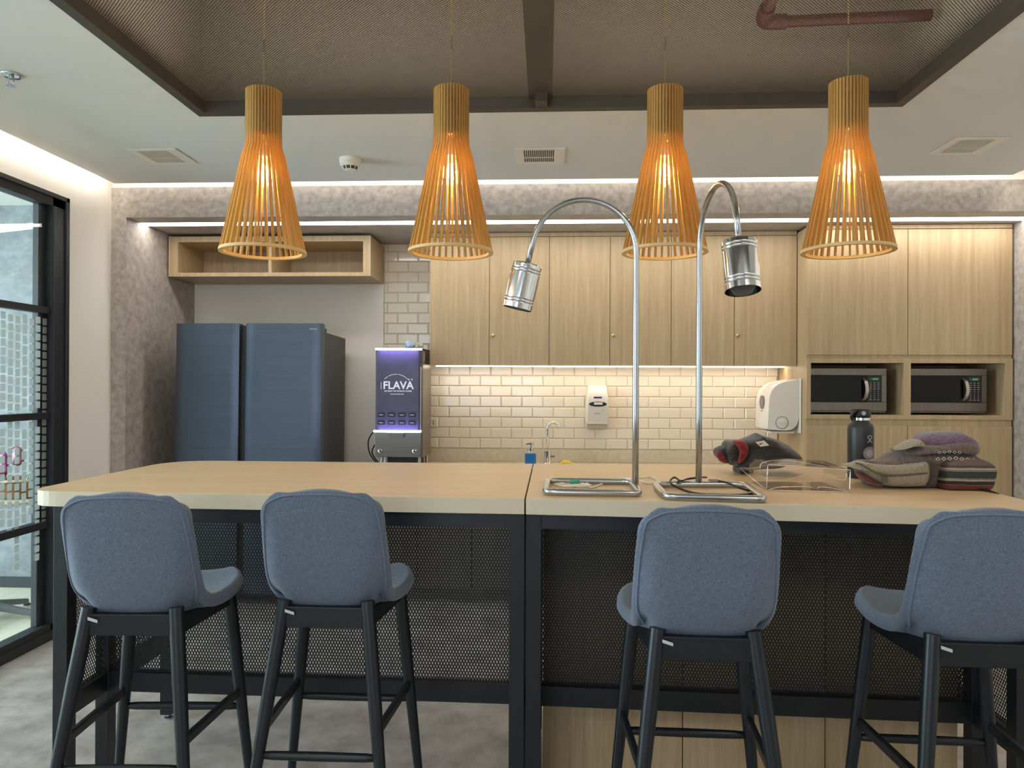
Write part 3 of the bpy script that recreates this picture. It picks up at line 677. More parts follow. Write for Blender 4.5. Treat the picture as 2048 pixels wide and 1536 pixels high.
# ------------------------------------------------------------------ fridge
fx0, fx1 = -2.392, -1.438
t = thing('fridge', 'large dark blue-grey double door fridge left of the drinks machine', 'fridge', (-1.9, 5.12, 0.0))
B1('body', (fx0+0.018, 4.607, 0.02), (fx1-0.008, 5.12, 1.735), M_FRSIDE, t, bevel=0.006)
def fdoor(a, b, nmn):
    m = MB(); n = 14; front = []
    for i in range(n+1):
        u = i/n; x = a+(b-a)*u; e = min(u, 1-u)*(b-a)
        y = 4.530 + (0.010*(1-min(e/0.02, 1))**2) + 0.006*(2*abs(((x-fx0)/(fx1-fx0))-0.5))**2
        front.append((x, y))
    m.prism(front+[(b, 4.603), (a, 4.603)], 0.06, 1.782)
    return m.build(nmn, M_FRIDGE, t, smooth=True, autosmooth=25)
fdoor(fx0, -1.975, 'door'); rd = fdoor(-1.930, fx1, 'door')
B1('centre_recess', (-1.9745, 4.565, 0.06), (-1.9305, 4.606, 1.77), M_DARK, t)
m = MB(); m.box((fx0+0.05, 4.607, 1.7355), (fx0+0.16, 4.72, 1.765)); m.box((fx1-0.11, 4.607, 1.7355), (fx1-0.03, 4.74, 1.765)); m.build('hinge_cover', M_FRSIDE, t)
def text(s, size, mat, name, parent, loc, width=None, ext=0.0006, rot=(PI/2, 0, 0), label=None):
    cu = bpy.data.curves.new(name, 'FONT'); cu.body = s; cu.size = size; cu.extrude = ext; cu.align_x = 'CENTER'; cu.align_y = 'CENTER'
    cu.offset = size*0.022
    o = bpy.data.objects.new(name+'_tmp', cu); C.objects.link(o); bpy.context.view_layer.update()
    me = bpy.data.meshes.new_from_object(o); bpy.data.objects.remove(o); me.name = name
    ob = bpy.data.objects.new(name, me); C.objects.link(ob); me.materials.clear(); me.materials.append(mat)
    xs = [v.co.x for v in me.vertices]; w_ = max(xs)-min(xs)
    if width:
        k = width/w_
        for v in me.vertices: v.co.x *= k
    mt = Matrix.Translation(V(loc)) @ Matrix.Rotation(rot[2], 4, 'Z') @ Matrix.Rotation(rot[0], 4, 'X')
    me.transform(wmat(parent).inverted() @ mt); ob.parent = parent
    return ob
M_PRINT = plain('white_print_glow', lin(226, 222, 232), 0.5, emis=(0.85, 0.82, 1, 1), est=0.25)  # lettering carries a faint emission of its own to look lit
M_PRINTG = plain('silver_print', lin(190, 192, 195), 0.4)
text('SAMSUNG', 0.011, M_PRINTG, 'lettering', rd, (-1.492, 4.5325, 1.745), 0.048)
t.rotation_euler.x = math.radians(-1.15)

# ------------------------------------------------------------------ drinks machine
mx0, mx1, my = -1.122, -0.815, 4.72
t = thing('drinks_machine', 'tall coffee machine with a purple lit front panel beside the fridge', 'coffee machine', (-0.97, 4.9, 0.85))
M_MS = brushed('machine_steel', lin(142, 136, 128), 0.34, 0.85)
m = MB(); m.box((mx0+0.006, my+0.012, 0.925), (mx1+0.004, 5.06, 1.632)); m.build('body', M_MS, t, bevel=0.004)
m = MB(); m.prism(round_poly([(mx0, my+0.0115), (mx0+0.004, my-0.022), (mx1-0.012, my-0.022), (mx1, my+0.0115)], [0, 0.012, 0.014, 0]), 1.106, 1.628)
fp = m.build('front_panel', None or mottled('purple_panel', [(0.3, lin(70, 66, 86)), (0.7, lin(88, 84, 106))], scale=8, rough=0.35), t)
for z_, tz in ((1.627, 1.50), (1.107, 1.22)):      # the machine's own violet LEDs washing the panel
    l_ = area('panel_led', ((mx0+mx1)/2, my-0.050, z_), ((mx0+mx1)/2, my-0.022, tz), 0.26, 0.012, 0.42, (0.42, 0.34, 1.0))
M_WG = emit('machine_light', (0.72, 0.9, 1.0, 1), 2.6)
B1('top_light_bar', (mx0-0.001, my-0.026, 1.629), (mx1-0.002, my+0.011, 1.643), M_WG, t, bevel=0.004)
B1('lower_light_bar', (mx0-0.010, my-0.028, 1.091), (mx1-0.006, my+0.011, 1.105), M_WG, t, bevel=0.004)
B1('top_cover', (mx0+0.01, my+0.012, 1.6325), (mx1+0.004, 5.05, 1.642), M_DARK, t)
m = MB(); m.box((mx0-0.002, my-0.012, 0.930), (mx1-0.004, my+0.0115, 1.090)); lp = m.build('lower_panel', M_MS, t, bevel=0.002)
m = MB(); m.hexa([V((-1.045, my-0.035, 1.088)), V((-0.925, my-0.035, 1.088)), V((-0.925, my-0.0125, 1.088)), V((-1.045, my-0.0125, 1.088)), V((-1.018, my-0.030, 1.058)), V((-0.935, my-0.030, 1.058)), V((-0.935, my-0.0125, 1.058)), V((-1.018, my-0.0125, 1.058))]); m.build('nozzle', M_STEEL, t)
for x in (-1.087, -0.862):
    m = MB(); m.lathe([(0.014, 0), (0.014, 0.006), (0.009, 0.008), (0.009, 0.003), (0.0, 0.003)], (x, my-0.012, 0.968), (0, -1, 0), n=20, caps=False); m.build('lock', M_CHROME, lp, smooth=True, autosmooth=30)
m = MB()
for x, y in ((mx0+0.035, my+0.03), (mx0+0.06, my+0.03), (mx1-0.02, my+0.03), (mx1-0.02, 5.03), (mx0+0.04, 5.03)): m.lathe([(0.010, 0.0005), (0.010, 0.075)], (x, y, 0.85), n=12)
m.build('foot', M_STEEL, t)
B1('underside_shade_box', (mx0+0.07, my+0.05, 0.853), (mx1-0.04, 5.02, 0.9245), M_DARK, t)  # dark box standing in for the shade under the machine
M_KEY = plain('key_black', lin(34, 32, 42), 0.4)
M_KTX = emit('key_text_glow', (0.9, 0.9, 1, 1), 0.55)
for r in range(2):
    for c_ in range(4):
        x = mx0+0.042+c_*0.068; z = 1.206-r*0.052
        k = B1('button', (x-0.024, my-0.026, z-0.015), (x+0.024, my-0.0225, z+0.015), M_KEY, fp, bevel=0.002)
        m = MB()
        for q in range(5): m.box((x-0.013+q*0.0054, my-0.0268, z-0.002), (x-0.0088+q*0.0054, my-0.0262, z+0.002))
        # printed captions too small to read in the photograph
        me = m.bm
        verts = [v for v in me.verts]
        o = MB(); o.bm.free(); o.bm = me
        o.build('button_caption', M_KTX, k)
cx = (mx0+mx1)/2-0.004
text('FLAVA', 0.070, M_PRINT, 'brand_lettering', fp, (cx+0.004, my-0.0226, 1.397), 0.200)
m = MB()
for dx in (0.074, 0.094): m.lathe([(0.0058, 0), (0.0058, 0.0012)], (cx+dx, my-0.0222, 1.437), (0, -1, 0), n=16)
m.build('letter_dots', plain('blue_white_dots', lin(196, 214, 240), 0.5), fp)
text("WE SERVE THE WORLD'S COFFEE", 0.012, M_PRINT, 'tagline', fp, (cx+0.002, my-0.0226, 1.361), 0.182)
text('FLAVACOFFEE.COM', 0.008, M_PRINT, 'web_address', fp, (cx-0.004, my-0.0226, 1.341), 0.088)
m = MB()
segs = [(212, 230, 0), (0, 0, 0)]
for a0, a1 in ((136, 121), (118, 84), (81, 44)):
    n = 8; prev = None
    for i in range(n+1):
        a = math.radians(a0+(a1-a0)*i/n); c0 = V((cx-0.010, my-0.0224, 1.365))
        ri, ro = 0.1050, 0.1080
        p = [m.bm.verts.new(c0+V((ri*math.cos(a), 0, ri*math.sin(a)))), m.bm.verts.new(c0+V((ro*math.cos(a), 0, ro*math.sin(a))))]
        if prev: m.bm.faces.new((prev[0], prev[1], p[1], p[0]))
        prev = p
m.box((cx-0.110, my-0.0228, 1.374), (cx-0.107, my-0.0222, 1.420))
m.build('arched_small_print', M_PRINT, fp)
B1('side_label', (mx1+0.0045, my+0.03, 1.56), (mx1+0.0055, my+0.06, 1.615), M_PRINTG, t)
m = MB(); m.box((mx1-0.0095, my-0.0195, 1.108), (mx1-0.002, my-0.003, 1.52)); m.build('trim_strip', M_MS, t, bevel=0.002)
cb = MB(); cb.tube(smooth_path([(-1.118, 4.80, 1.10), (-1.15, 4.79, 1.09), (-1.185, 4.785, 1.03), (-1.178, 4.785, 0.95), (-1.14, 4.79, 0.89), (-1.10, 4.80, 0.862)], 6), 0.0045, 8)
cb.tube(smooth_path([(-1.118, 4.84, 1.03), (-1.15, 4.83, 1.0), (-1.172, 4.83, 0.95), (-1.15, 4.83, 0.905), (-1.11, 4.83, 0.862)], 6), 0.0045, 8)
cb.build('cable', M_DARK, t, smooth=True)
blob('crumpled_tissue', (-0.915, 4.80, 1.668), 0.028, 0.028, 0.025, plain('tissue_blue_white', lin(176, 190, 214), 0.9, bump=0.5, bscale=60), 'pale blue crumpled tissue lying on top of the coffee machine', 'tissue', 0.02)
blob('crumpled_tissue', (-0.862, 4.82, 1.664), 0.030, 0.025, 0.021, plain('tissue_beige', lin(186, 178, 158), 0.9, bump=0.5, bscale=60), 'beige crumpled tissue lying on top of the coffee machine, at the right', 'tissue', 0.02)

# ------------------------------------------------------------------ small things on the splashback and worktop
t = thing('soap_dispenser', 'white wall soap dispenser with an oval window on the tiles', 'soap dispenser', (0.362, 5.2, 1.13))
m = MB(); yb = YB-0.0025
def sec(w0, w1, d0, z): return [V((0.362-w0, yb, z)), V((0.362-w1, yb-d0, z)), V((0.362+w1, yb-d0, z)), V((0.362+w0, yb, z))]
lv = [(0.083, 0.076, 0.085, 1.128), (0.084, 0.077, 0.100, 1.15), (0.083, 0.076, 0.100, 1.30), (0.078, 0.070, 0.095, 1.34), (0.074, 0.064, 0.072, 1.385), (0.071, 0.060, 0.04, 1.405)]
pr = None
for l in lv:
    r_ = [m.bm.verts.new(p) for p in sec(*l)]
    if pr:
        for k in range(4): m.bm.faces.new((pr[k], pr[(k+1)%4], r_[(k+1)%4], r_[k]))
    else: m.bm.faces.new(r_)
    pr = r_
m.bm.faces.new(pr); m.build('body', M_PLAST, t, bevel=0.008, smooth=True, autosmooth=40)
m = MB(); m.box((0.295, yb-0.06, 1.095), (0.43, yb-0.001, 1.127)); m.build('nozzle_base', plain('dispenser_grey', lin(176, 166, 152), 0.5), t, bevel=0.006)
m = MB(); m.extr([V((0.362+0.062*math.cos(a), yb-0.1003, 1.272+0.018*math.sin(a))) for a in [2*PI*i/28 for i in range(28)]], (0, -0.002, 0)); wn = m.build('window', M_DARK, t)
B1('refill_label', (0.335, yb-0.1032, 1.268), (0.395, yb-0.1025, 1.285), M_PLAST, wn)
m = MB(); m.box((0.332, yb-0.1005, 1.312), (0.392, yb-0.0925, 1.325)); m.build('blue_badge', plain('badge_navy', lin(50, 52, 96), 0.5), t, bevel=0.004)
m = MB(); m.box((0.337, yb-0.1018, 1.204), (0.38, yb-0.1004, 1.207)); m.box((0.394, yb-0.1018, 1.234), (0.398, yb-0.1004, 1.238)); m.box((0.394, yb-0.1018, 1.222), (0.398, yb-0.1004, 1.226)); m.build('printed_marks', plain('mark_brown', lin(96, 70, 66), 0.6), t)

t = thing('paper_towel_dispenser', 'large white paper towel dispenser on the side of the tall cabinet', 'towel dispenser', (1.5, 4.92, 1.28))
X0 = 1.6485
B1('back_plate', (X0-0.010, 4.77, 1.098), (X0, 5.09, 1.452), M_PLAST, t, bevel=0.004)
prof = round_poly([(X0-0.0105, 1.452), (X0-0.195, 1.412), (X0-0.212, 1.12), (X0-0.0105, 1.108)], [0.005, 0.10, 0.012, 0.10], 8)
m = MB(); m.extr([V((x, 4.795, z)) for x, z in prof], (0, 0.28, 0)); m.build('cover', M_PLAST, t, bevel=0.014, smooth=True, autosmooth=50)
m = MB(); m.tube([(X0-0.118+0.040*math.cos(a), 4.7945, 1.166+0.040*math.sin(a)) for a in [2*PI*i/32 for i in range(32)]], 0.0018, 6, closed=True); m.build('lock_ring', plain('dispenser_line', lin(120, 116, 110), 0.5), t)
m = MB(); m.lathe([(0.034, 0), (0.033, 0.003)], (X0-0.118, 4.7945, 1.166), (0, -1, 0), n=28); m.box((X0-0.140, 4.788, 1.160), (X0-0.096, 4.7915, 1.172)); m.build('lock_knob', M_PLAST, t)
m = MB(); m.extr([V((X0-0.2055, 4.935+0.045*math.cos(a), 1.296+0.045*math.sin(a))) for a in [2*PI*i/28 for i in range(28)]], (-0.004, 0, 0)); m.build('view_window', M_PLASTG, t)
m = MB(); m.box((X0-0.2115, 4.92, 1.236), (X0-0.2085, 4.95, 1.241)); m.build('small_print', M_PLASTG, t)
B1('paper_slot', (X0-0.18, 4.82, 1.095), (X0-0.03, 5.04, 1.1078), plain('tear_edge', lin(210, 204, 196), 0.5), t)

t = thing('wall_socket', 'white wall socket at the left edge of the tiles', 'socket', (-0.83, YB, 1.13))
B1('plate', (-0.885, YB-0.012, 1.10), (-0.792, YB-0.0025, 1.16), M_PLAST, t, bevel=0.003)
m = MB()
for dx, dz in ((-0.82, 1.138), (-0.82, 1.122)): m.box((dx-0.004, YB-0.0128, dz-0.004), (dx+0.004, YB-0.0122, dz+0.004))
m.build('socket_hole', M_DARK, t)
B1('plug', (-0.866, YB-0.035, 1.122), (-0.838, YB-0.0122, 1.142), M_DARK, t, bevel=0.003)

t = thing('kitchen_tap', 'chrome gooseneck tap behind the table, right of the blue soap', 'tap', (-0.0, 5.08, 0.85))
tx = at(1095, 900, 5.08).x
m = MB(); m.lathe([(0.028, 0.0008), (0.028, 0.008), (0.0245, 0.012), (0.0245, 0.095), (0.018, 0.10)], (tx, 5.08, 0.85), n=28); m.box((tx+0.02, 5.07, 0.90), (tx+0.05, 5.09, 0.912)); m.build('base', M_CHROME, t, smooth=True, autosmooth=40)
m = MB(); pts = [(tx-0.002, 5.08, 0.94), (tx-0.002, 5.08, 1.07)]
for k in range(0, 13):
    a = math.radians(180-k*13.5); pts.append((tx-0.002+0.045+0.045*math.cos(a), 5.08-0.02*k/12, 1.085+0.058*math.sin(a)))
m.tube(pts, 0.0105, 14); e = V(pts[-1]); m.build('spout', M_CHROME, t, smooth=True)
t = thing('soap_bottle', 'square pump bottle of bright blue liquid soap by the tap', 'bottle', (-0.1, 4.95, 0.85))
sx = at(1061, 915, 4.95).x
m = MB(); m.prism(round_poly([(sx-0.04, 4.91), (sx+0.04, 4.91), (sx+0.04, 4.99), (sx-0.04, 4.99)], [0.008]*4, 3), 0.8506, 0.955); m.build('bottle_glass', M_CLEARP, t)
m = MB(); m.prism(round_poly([(sx-0.0375, 4.9125), (sx+0.0375, 4.9125), (sx+0.0375, 4.9875), (sx-0.0375, 4.9875)], [0.008]*4, 3), 0.8515, 0.940); m.build('liquid', plain('blue_soap', lin(34, 112, 176), 0.2, emis=(0.01, 0.12, 0.35, 1), est=0.0), t)
m = MB(); m.lathe([(0.022, 0.1055), (0.022, 0.125), (0.010, 0.127), (0.010, 0.145), (0.024, 0.147), (0.024, 0.162), (0.012, 0.168)], (sx, 4.95, 0.85), n=20); m.box((sx-0.028, 4.88, 1.004), (sx-0.008, 4.95, 1.012)); m.build('pump', M_CHROME, t, smooth=True, autosmooth=40)
yx0, yx1 = at(1113, 925, 4.9).x, at(1152, 925, 4.9).x
t = thing('dish_sponge', 'yellow sponge lying on the worktop right of the tap', 'sponge', ((yx0+yx1)/2, 4.9, 0.85))
m = MB(); m.extr([V((x, 4.86, z)) for x, z in [(yx0+0.01, 0.8505), (yx1, 0.8505), (yx1-0.01, 0.875), (yx1-0.05, 0.893), (yx0+0.045, 0.897), (yx0+0.025, 0.875), (yx0+0.0, 0.871)]], (0, 0.07, 0))
m.build('sponge_body', plain('yellow_sponge', lin(214, 186, 50), 0.8, bump=0.4, bscale=120), t, bevel=0.004)

# ------------------------------------------------------------------ high table in two halves
TZ0, TZ1 = 1.000, 1.050
def table(name, label, top, rads, x0, x1, yf0, yf1, xo0, xo1, cab):
    """x0/x1: outer faces of the steel frame; yf0/yf1: front line of the front posts"""
    t = thing(name, label, 'table', ((x0+x1)/2, 2.75, 0))
    m = MB(); m.prism(round_poly(top, rads, 8), TZ0+0.0005, TZ1)
    tt = m.build('tabletop', M_OAKX, t, bevel=0.0015)
    tt.data.materials.append(M_OAKE)
    for p in tt.data.polygons:
        if abs(p.normal.z) < 0.5: p.material_index = 1
    s = (yf1-yf0)/(x1-x0); yl = lambda x, d=0.0: yf0+(x-x0)*s+d
    P = 0.048; RD = 0.225; BD = 0.66
    for nx, xa in (('l', x0), ('r', x1-P)):
        for d in (0.0, RD, BD):
            y = yl(xa, d); m = MB(); m.box((xa, y, 0.022), (xa+P, y+P, TZ0)); pl = m.build('post', M_BLACK, t, bevel=0.0015)
            m = MB(); m.lathe([(0.018, 0.0), (0.018, 0.006), (0.006, 0.009), (0.006, 0.0218)], (xa+P/2, y+P/2, 0), n=16); m.build('levelling_foot', M_STEEL, pl)
    def rail(d, z0, z1, nm_, hx=0.0):
        m = MB(); a, b = x0+P, x1-P
        m.hexa([V((a, yl(a, d), z0)), V((b, yl(b, d), z0)), V((b, yl(b, d)+0.04, z0)), V((a, yl(a, d)+0.04, z0)), V((a, yl(a, d), z1)), V((b, yl(b, d), z1)), V((b, yl(b, d)+0.04, z1)), V((a, yl(a, d)+0.04, z1))]); m.build(nm_, M_BLACK, t)
    rail(0.004, 0.955, TZ0, 'top_rail'); rail(RD+0.004, 0.94, TZ0, 'top_rail'); rail(RD+0.004, 0.305, 0.372, 'bottom_rail'); rail(BD+0.004, 0.955, TZ0, 'top_rail')
    for xa in (x0, x1-P):
        y0 = yl(xa)
        for a, b in ((y0+P, y0+RD), (y0+RD+P, y0+BD)):
            B1('side_rail', (xa+0.004, a, 0.305), (xa+P-0.004, b, 0.372), M_BLACK, t); B1('side_rail', (xa+0.004, a, 0.955), (xa+P-0.004, b, TZ0), M_BLACK, t)
    m = MB(); a, b = x0+P, x1-P; yy = RD+0.024
    m.quad((a, yl(a, yy), 0.372), (b, yl(b, yy), 0.372), (b, yl(b, yy), 0.94), (a, yl(a, yy), 0.94)); m.build('mesh_panel', M_TMESHX, t)
    if xo0: 
        m = MB(); xa = x0+P/2; y0 = yl(x0); m.quad((xa, y0+P, 0.372), (xa, y0+RD, 0.372), (xa, y0+RD, 0.955), (xa, y0+P, 0.955)); m.quad((xa, y0+RD+P, 0.372), (xa, y0+BD, 0.372), (xa, y0+BD, 0.955), (xa, y0+RD+P, 0.955)); m.build('side_mesh', M_TMESHY, t)
    if xo1:
        m = MB(); xa = x1-P/2; y0 = yl(x1-P); m.quad((xa, y0+P, 0.372), (xa, y0+RD, 0.372), (xa, y0+RD, 0.955), (xa, y0+P, 0.955)); m.quad((xa, y0+RD+P, 0.372), (xa, y0+BD, 0.372), (xa, y0+BD, 0.955), (xa, y0+RD+P, 0.955)); m.build('side_mesh', M_TMESHY, t)
    return t, yl
table('high_table', 'left half of the long oak-topped high table with a black mesh frame', [(-1.702, 2.288), (-0.0675, 2.250), (-0.0605, 3.252), (-1.712, 3.262)], [0.11, 0, 0, 0.22], -1.604, -0.066, 2.290, 2.262, True, False, False)
tR, ylR = table('high_table', 'right half of the long oak-topped high table, carrying the heat lamps', [(-0.0625, 2.248), (1.485, 2.135), (1.52, 3.290), (-0.0555, 3.254)], [0, 0.10, 0.22, 0], -0.062, 1.432, 2.258, 2.200, False, True, True)
cb_ = thing('under_table_cabinet', 'pale oak cabinet standing under the right half of the high table', 'cabinet', (0.7, 2.7, 0))
d0 = 0.285
def ybox(m, a, b, d1, d2, z0, z1):
    m.hexa([V((a, ylR(a, d1), z0)), V((b, ylR(b, d1), z0)), V((b, ylR(b, d2), z0)), V((a, ylR(a, d2), z0)), V((a, ylR(a, d1), z1)), V((b, ylR(b, d1), z1)), V((b, ylR(b, d2), z1)), V((a, ylR(a, d2), z1))])
m = MB(); ybox(m, -0.008, 1.372, d0+0.017, 0.655, 0.0005, 0.935); m.build('body', M_OAK, cb_)
for a, b in ((-0.008, 0.470), (0.474, 0.944), (0.948, 1.372)):
    m = MB(); ybox(m, a, b, d0, d0+0.016, 0.02, 0.93); m.build('door', M_OAK, cb_)

# ------------------------------------------------------------------ heat lamps on the table
def heat_lamp(name, label, base, foot, az, zc, cable):
    t = thing(name, label, 'heat lamp', (foot[0], foot[1], TZ1))
    zb = TZ1+0.0125
    m = MB(); corners = [V((x, y, zb)) for x, y in base]; path = []
    for i, p in enumerate(corners):
        a = (corners[i-1]-p).normalized(); b = (corners[(i+1)%4]-p).normalized(); r = 0.035
        for k in range(6): q = k/5; path.append(p+a*r*(1-q)**2+b*r*q**2)
    m.tube(path, 0.0115, 12, closed=True); m.build('base_loop', M_STEEL, t, smooth=True)
    R = 0.176; d = V((math.cos(az), math.sin(az), 0)); f = V((foot[0], foot[1], 0))
    pts = [f+V((0, 0, zb+0.004)), f+V((0, 0, 1.3)), f+V((0, 0, 1.6)), f+V((0, 0, zc-0.04)), f+V((0, 0, zc))]
    for k in range(1, 25):
        a = math.radians(167*k/24); pts.append(f+d*(R-R*math.cos(a))+V((0, 0, zc+R*math.sin(a))))
    ae = math.radians(167); dr = (d*math.sin(ae)+V((0, 0, math.cos(ae)))).normalized()
    e = pts[-1]+dr*0.085; pts.append(e)
    m = MB(); m.tube(pts, [0.0108]*3+[0.0098]*(len(pts)-3), 14); m.build('gooseneck_pole', M_STEEL, t, smooth=True)
    m = MB(); L = 0.152; r = 0.0515
    prof = [(0.012, -0.004), (r-0.004, -0.002), (r, 0.002), (r, 0.004), (r, 0.014), (r, 0.016), (r-0.002, 0.018), (r, 0.020), (r, 0.022), (r, 0.024), (r, 0.026), (r-0.002, 0.028), (r, 0.030), (r, 0.032), (r, 0.116), (r, 0.118), (r-0.002, 0.120), (r, 0.122), (r, 0.124), (r, 0.126), (r, 0.128), (r-0.002, 0.130), (r, 0.132), (r, 0.134), (r, L-0.002), (r, L), (r-0.002, L), (r-0.002, L-0.004), (r-0.002, 0.004), (0.012, 0.003)]
    m.lathe(prof, e, dr, n=48, caps=False); sh = m.build('shade', M_CHROME, t, smooth=True, autosmooth=50)
    m = MB(); m.lathe([(0.016, 0.004), (0.018, 0.05), (0.036, 0.09), (0.040, 0.11), (0.030, 0.125), (0.0, 0.13)], e, dr, n=28, caps=False); m.build('heat_bulb', plain('frosted_bulb', lin(150, 146, 138), 0.4) if 'frosted_bulb' not in bpy.data.materials else bpy.data.materials['frosted_bulb'], sh, smooth=True)
    return t
heat_lamp('heat_lamp', 'left steel gooseneck heat lamp, shade hanging tilted to the left', [(-0.002, 2.31), (0.294, 2.30), (0.299, 2.581), (0.005, 2.591)], (0.300, 2.46), PI, 1.853, None)
heat_lamp('heat_lamp', 'right steel gooseneck heat lamp, shade open towards the camera', [(0.367, 2.244), (0.655, 2.206), (0.684, 2.539), (0.374, 2.515)], (0.525, 2.527), math.radians(-84), 1.868, None)
def cable(name, pts, r, mat, label, extra=None):
    m = MB(); m.tube(smooth_path(pts, 7), r, 8); 
    return m
zz = TZ1+0.0035
def tp(px, py, h=0.0046):
    """table-top point under a pixel"""
    d = CR*((px-1024)/F_PX) + CU*(-(py-768)/F_PX) + CF
    p = V((0, 0, EYE)) + d*((TZ1+h-EYE)/d.z); return p
t = thing('power_cable', 'white coiled cable with a green tag inside the left heat lamp base', 'cable', tuple(tp(1150, 970)))
m = MB()
for k in range(3):
    c = tp(1142+k*6, 968+k*1.5, 0.0052+0.006*k); a0 = 0.3*k
    m.tube([c+V(((0.058-0.006*k)*math.cos(a), (0.034-0.009*k)*math.sin(a)+0.012*math.cos(a), 0)) for a in [2*PI*i/28 for i in range(28)]], 0.0030, 8, closed=True)
m.tube(smooth_path([tp(1160, 963), tp(1180, 975), tp(1200, 969), tp(1225, 960), tp(1247, 957, 0.02), tp(1262, 958, 0.03)], 7), 0.0032, 8)
m.tube(smooth_path([tp(1262, 958, 0.03), tp(1284, 956, 0.02), tp(1300, 954), tp(1315, 961), tp(1303, 967), tp(1285, 963), tp(1279, 958, 0.01)], 7), 0.0032, 8)
m.build('cord', plain('white_cord', lin(226, 222, 212), 0.5), t, smooth=True)
c = tp(1148, 968, 0.018)
m = MB(); m.extr([c+V((x, 0.0, z)) for x, z in [(-0.016, 0.006), (0.012, 0.010), (0.018, -0.004), (0.004, -0.013), (-0.008, -0.012)]], (0.004, 0.03, 0.004)); m.build('green_tag', plain('green_tag', lin(46, 142, 110), 0.6), t, bevel=0.001)
t = thing('power_cable', 'black flat cable curling over the right heat lamp base', 'cable', tuple(tp(1400, 980)))
m = MB(); m.tube(smooth_path([tp(1413, 955, 0.012), tp(1400, 955, 0.03), tp(1375, 958, 0.03), tp(1362, 962, 0.028), tp(1350, 955, 0.03), tp(1341, 960, 0.028), tp(1344, 969, 0.02), tp(1365, 979), tp(1395, 987), tp(1430, 989), tp(1470, 990), tp(1500, 988), tp(1506, 984), tp(1480, 976, 0.02), tp(1455, 966, 0.03), tp(1436, 962, 0.035)], 7), 0.0036, 8); m.build('cord', M_DARK, t, smooth=True)
c = tp(1428, 962, 0.034); m = MB(); m.box(tuple(c-V((0.018, 0.008, 0.005))), tuple(c+V((0.014, 0.008, 0.006)))); m.build('plug', plain('grey_plug', lin(130, 126, 118), 0.5), t, bevel=0.003)

# ------------------------------------------------------------------ bottle, jacket, clear box, backpack
bp_ = tp(1721, 962); bxx, byy = bp_.x, 2.86
bxx = at(1721, 900, 2.86).x
t = thing('water_bottle', 'black steel water bottle with round sticker, behind the woven backpack', 'bottle', (bxx, byy, TZ1))
m = MB(); m.lathe([(0.044, 0.0005), (0.0465, 0.004), (0.0475, 0.19), (0.045, 0.203), (0.033, 0.214), (0.031, 0.222)], (bxx, byy, TZ1), n=40); m.build('body', plain('black_powder_bottle', lin(38, 40, 40), 0.45, bump=0.05, bscale=1200), t, smooth=True, autosmooth=40)
m = MB(); m.lathe([(0.034, 0.2225), (0.034, 0.232)], (bxx, byy, TZ1), n=32); m.build('steel_collar', M_CHROME, t, smooth=True, autosmooth=40)
m = MB(); m.lathe([(0.034, 0.2325), (0.036, 0.236), (0.036, 0.262), (0.033, 0.266)], (bxx, byy, TZ1), n=32)
m.tube(smooth_path([(bxx-0.02, byy-0.03, TZ1+0.262), (bxx-0.034, byy-0.028, TZ1+0.255), (bxx-0.043, byy-0.02, TZ1+0.236), (bxx-0.036, byy-0.02, TZ1+0.225)], 4), 0.006, 8); cp = m.build('cap', M_DARK, t, smooth=True, autosmooth=40)
m = MB(); m.lathe([(0.0085, 0), (0.008, 0.002)], (bxx-0.004, byy-0.0355, TZ1+0.250), (0, -1, 0), n=20); m.build('cap_rivet', M_STEEL, cp)
def cyl_patch(m, u, z, w_, h_, ang=0.0, r=0.0481, n=6):
    """small flat mark wrapped on the bottle; u is the arc position"""
    pr = None
    for i in range(n+1):
        q = (i/n-0.5)*w_; pts = []
        for s_ in (-0.5, 0.5):
            uu = u+q*math.cos(ang)-s_*h_*math.sin(ang); z_ = z+q*math.sin(ang)+s_*h_*math.cos(ang)
            a = -PI/2+uu/r; pts.append(m.bm.verts.new((bxx+r*math.cos(a), byy+r*math.sin(a), z_)))
        if pr: m.bm.faces.new((pr[0], pr[1], pts[1], pts[0]))
        pr = pts
m = MB(); zc_ = TZ1+0.153
cyl_patch(m, 0.016, zc_-0.004, 0.027, 0.0028, math.radians(48)); cyl_patch(m, 0.016, zc_-0.004, 0.027, 0.0028, math.radians(-48), r=0.0482)
for k in range(7):
    a = math.radians(-10+k*33); cyl_patch(m, 0.016+0.0085*math.cos(a), zc_+0.006+0.0065*math.sin(a), 0.006, 0.0028, a+PI/2, r=0.04815)
m.build('cross_emblem', M_PRINTG, t)
def disc(m, u, z, ro, ri, r):
    for k in range(24):
        p = []
        for rr, kk in ((ri, k), (ro, k), (ro, k+1), (ri, k+1)):
            a = 2*PI*kk/24; uu = u+rr*math.cos(a); ang = -PI/2+uu/r; p.append(m.bm.verts.new((bxx+r*math.cos(ang), byy+r*math.sin(ang), z+rr*math.sin(a))))
        m.bm.faces.new(p)
m = MB(); disc(m, 0.016, TZ1+0.098, 0.026, 0.015, 0.0480); st_ = m.build('round_sticker', plain('sticker_mauve', lin(138, 126, 128), 0.5), t)
m = MB(); disc(m, 0.016, TZ1+0.098, 0.015, 0.0, 0.0482); m.build('sticker_centre', plain('sticker_pale', lin(176, 172, 168), 0.5), st_)

def outline(pts, sx, sy, sc, Y): return [at(sx+x/sc, sy+y/sc, Y) for x, y in pts]
def soft(name, pts, sx, sy, sc, Y, T, mat, parent=None, wr=0.004, seed=0.0, zmin=TZ1+0.001, k=2, pw=0.45, fr=16.0, K=5):
    P = smooth_path(outline(pts, sx, sy, sc, Y), k, closed=True)
    m = MB(); m.inflate(P, T, zmin=zmin, wr=wr, seed=seed, pw=pw, fr=fr, K=K); return m.build(name, mat, parent, smooth=True, sub=1)
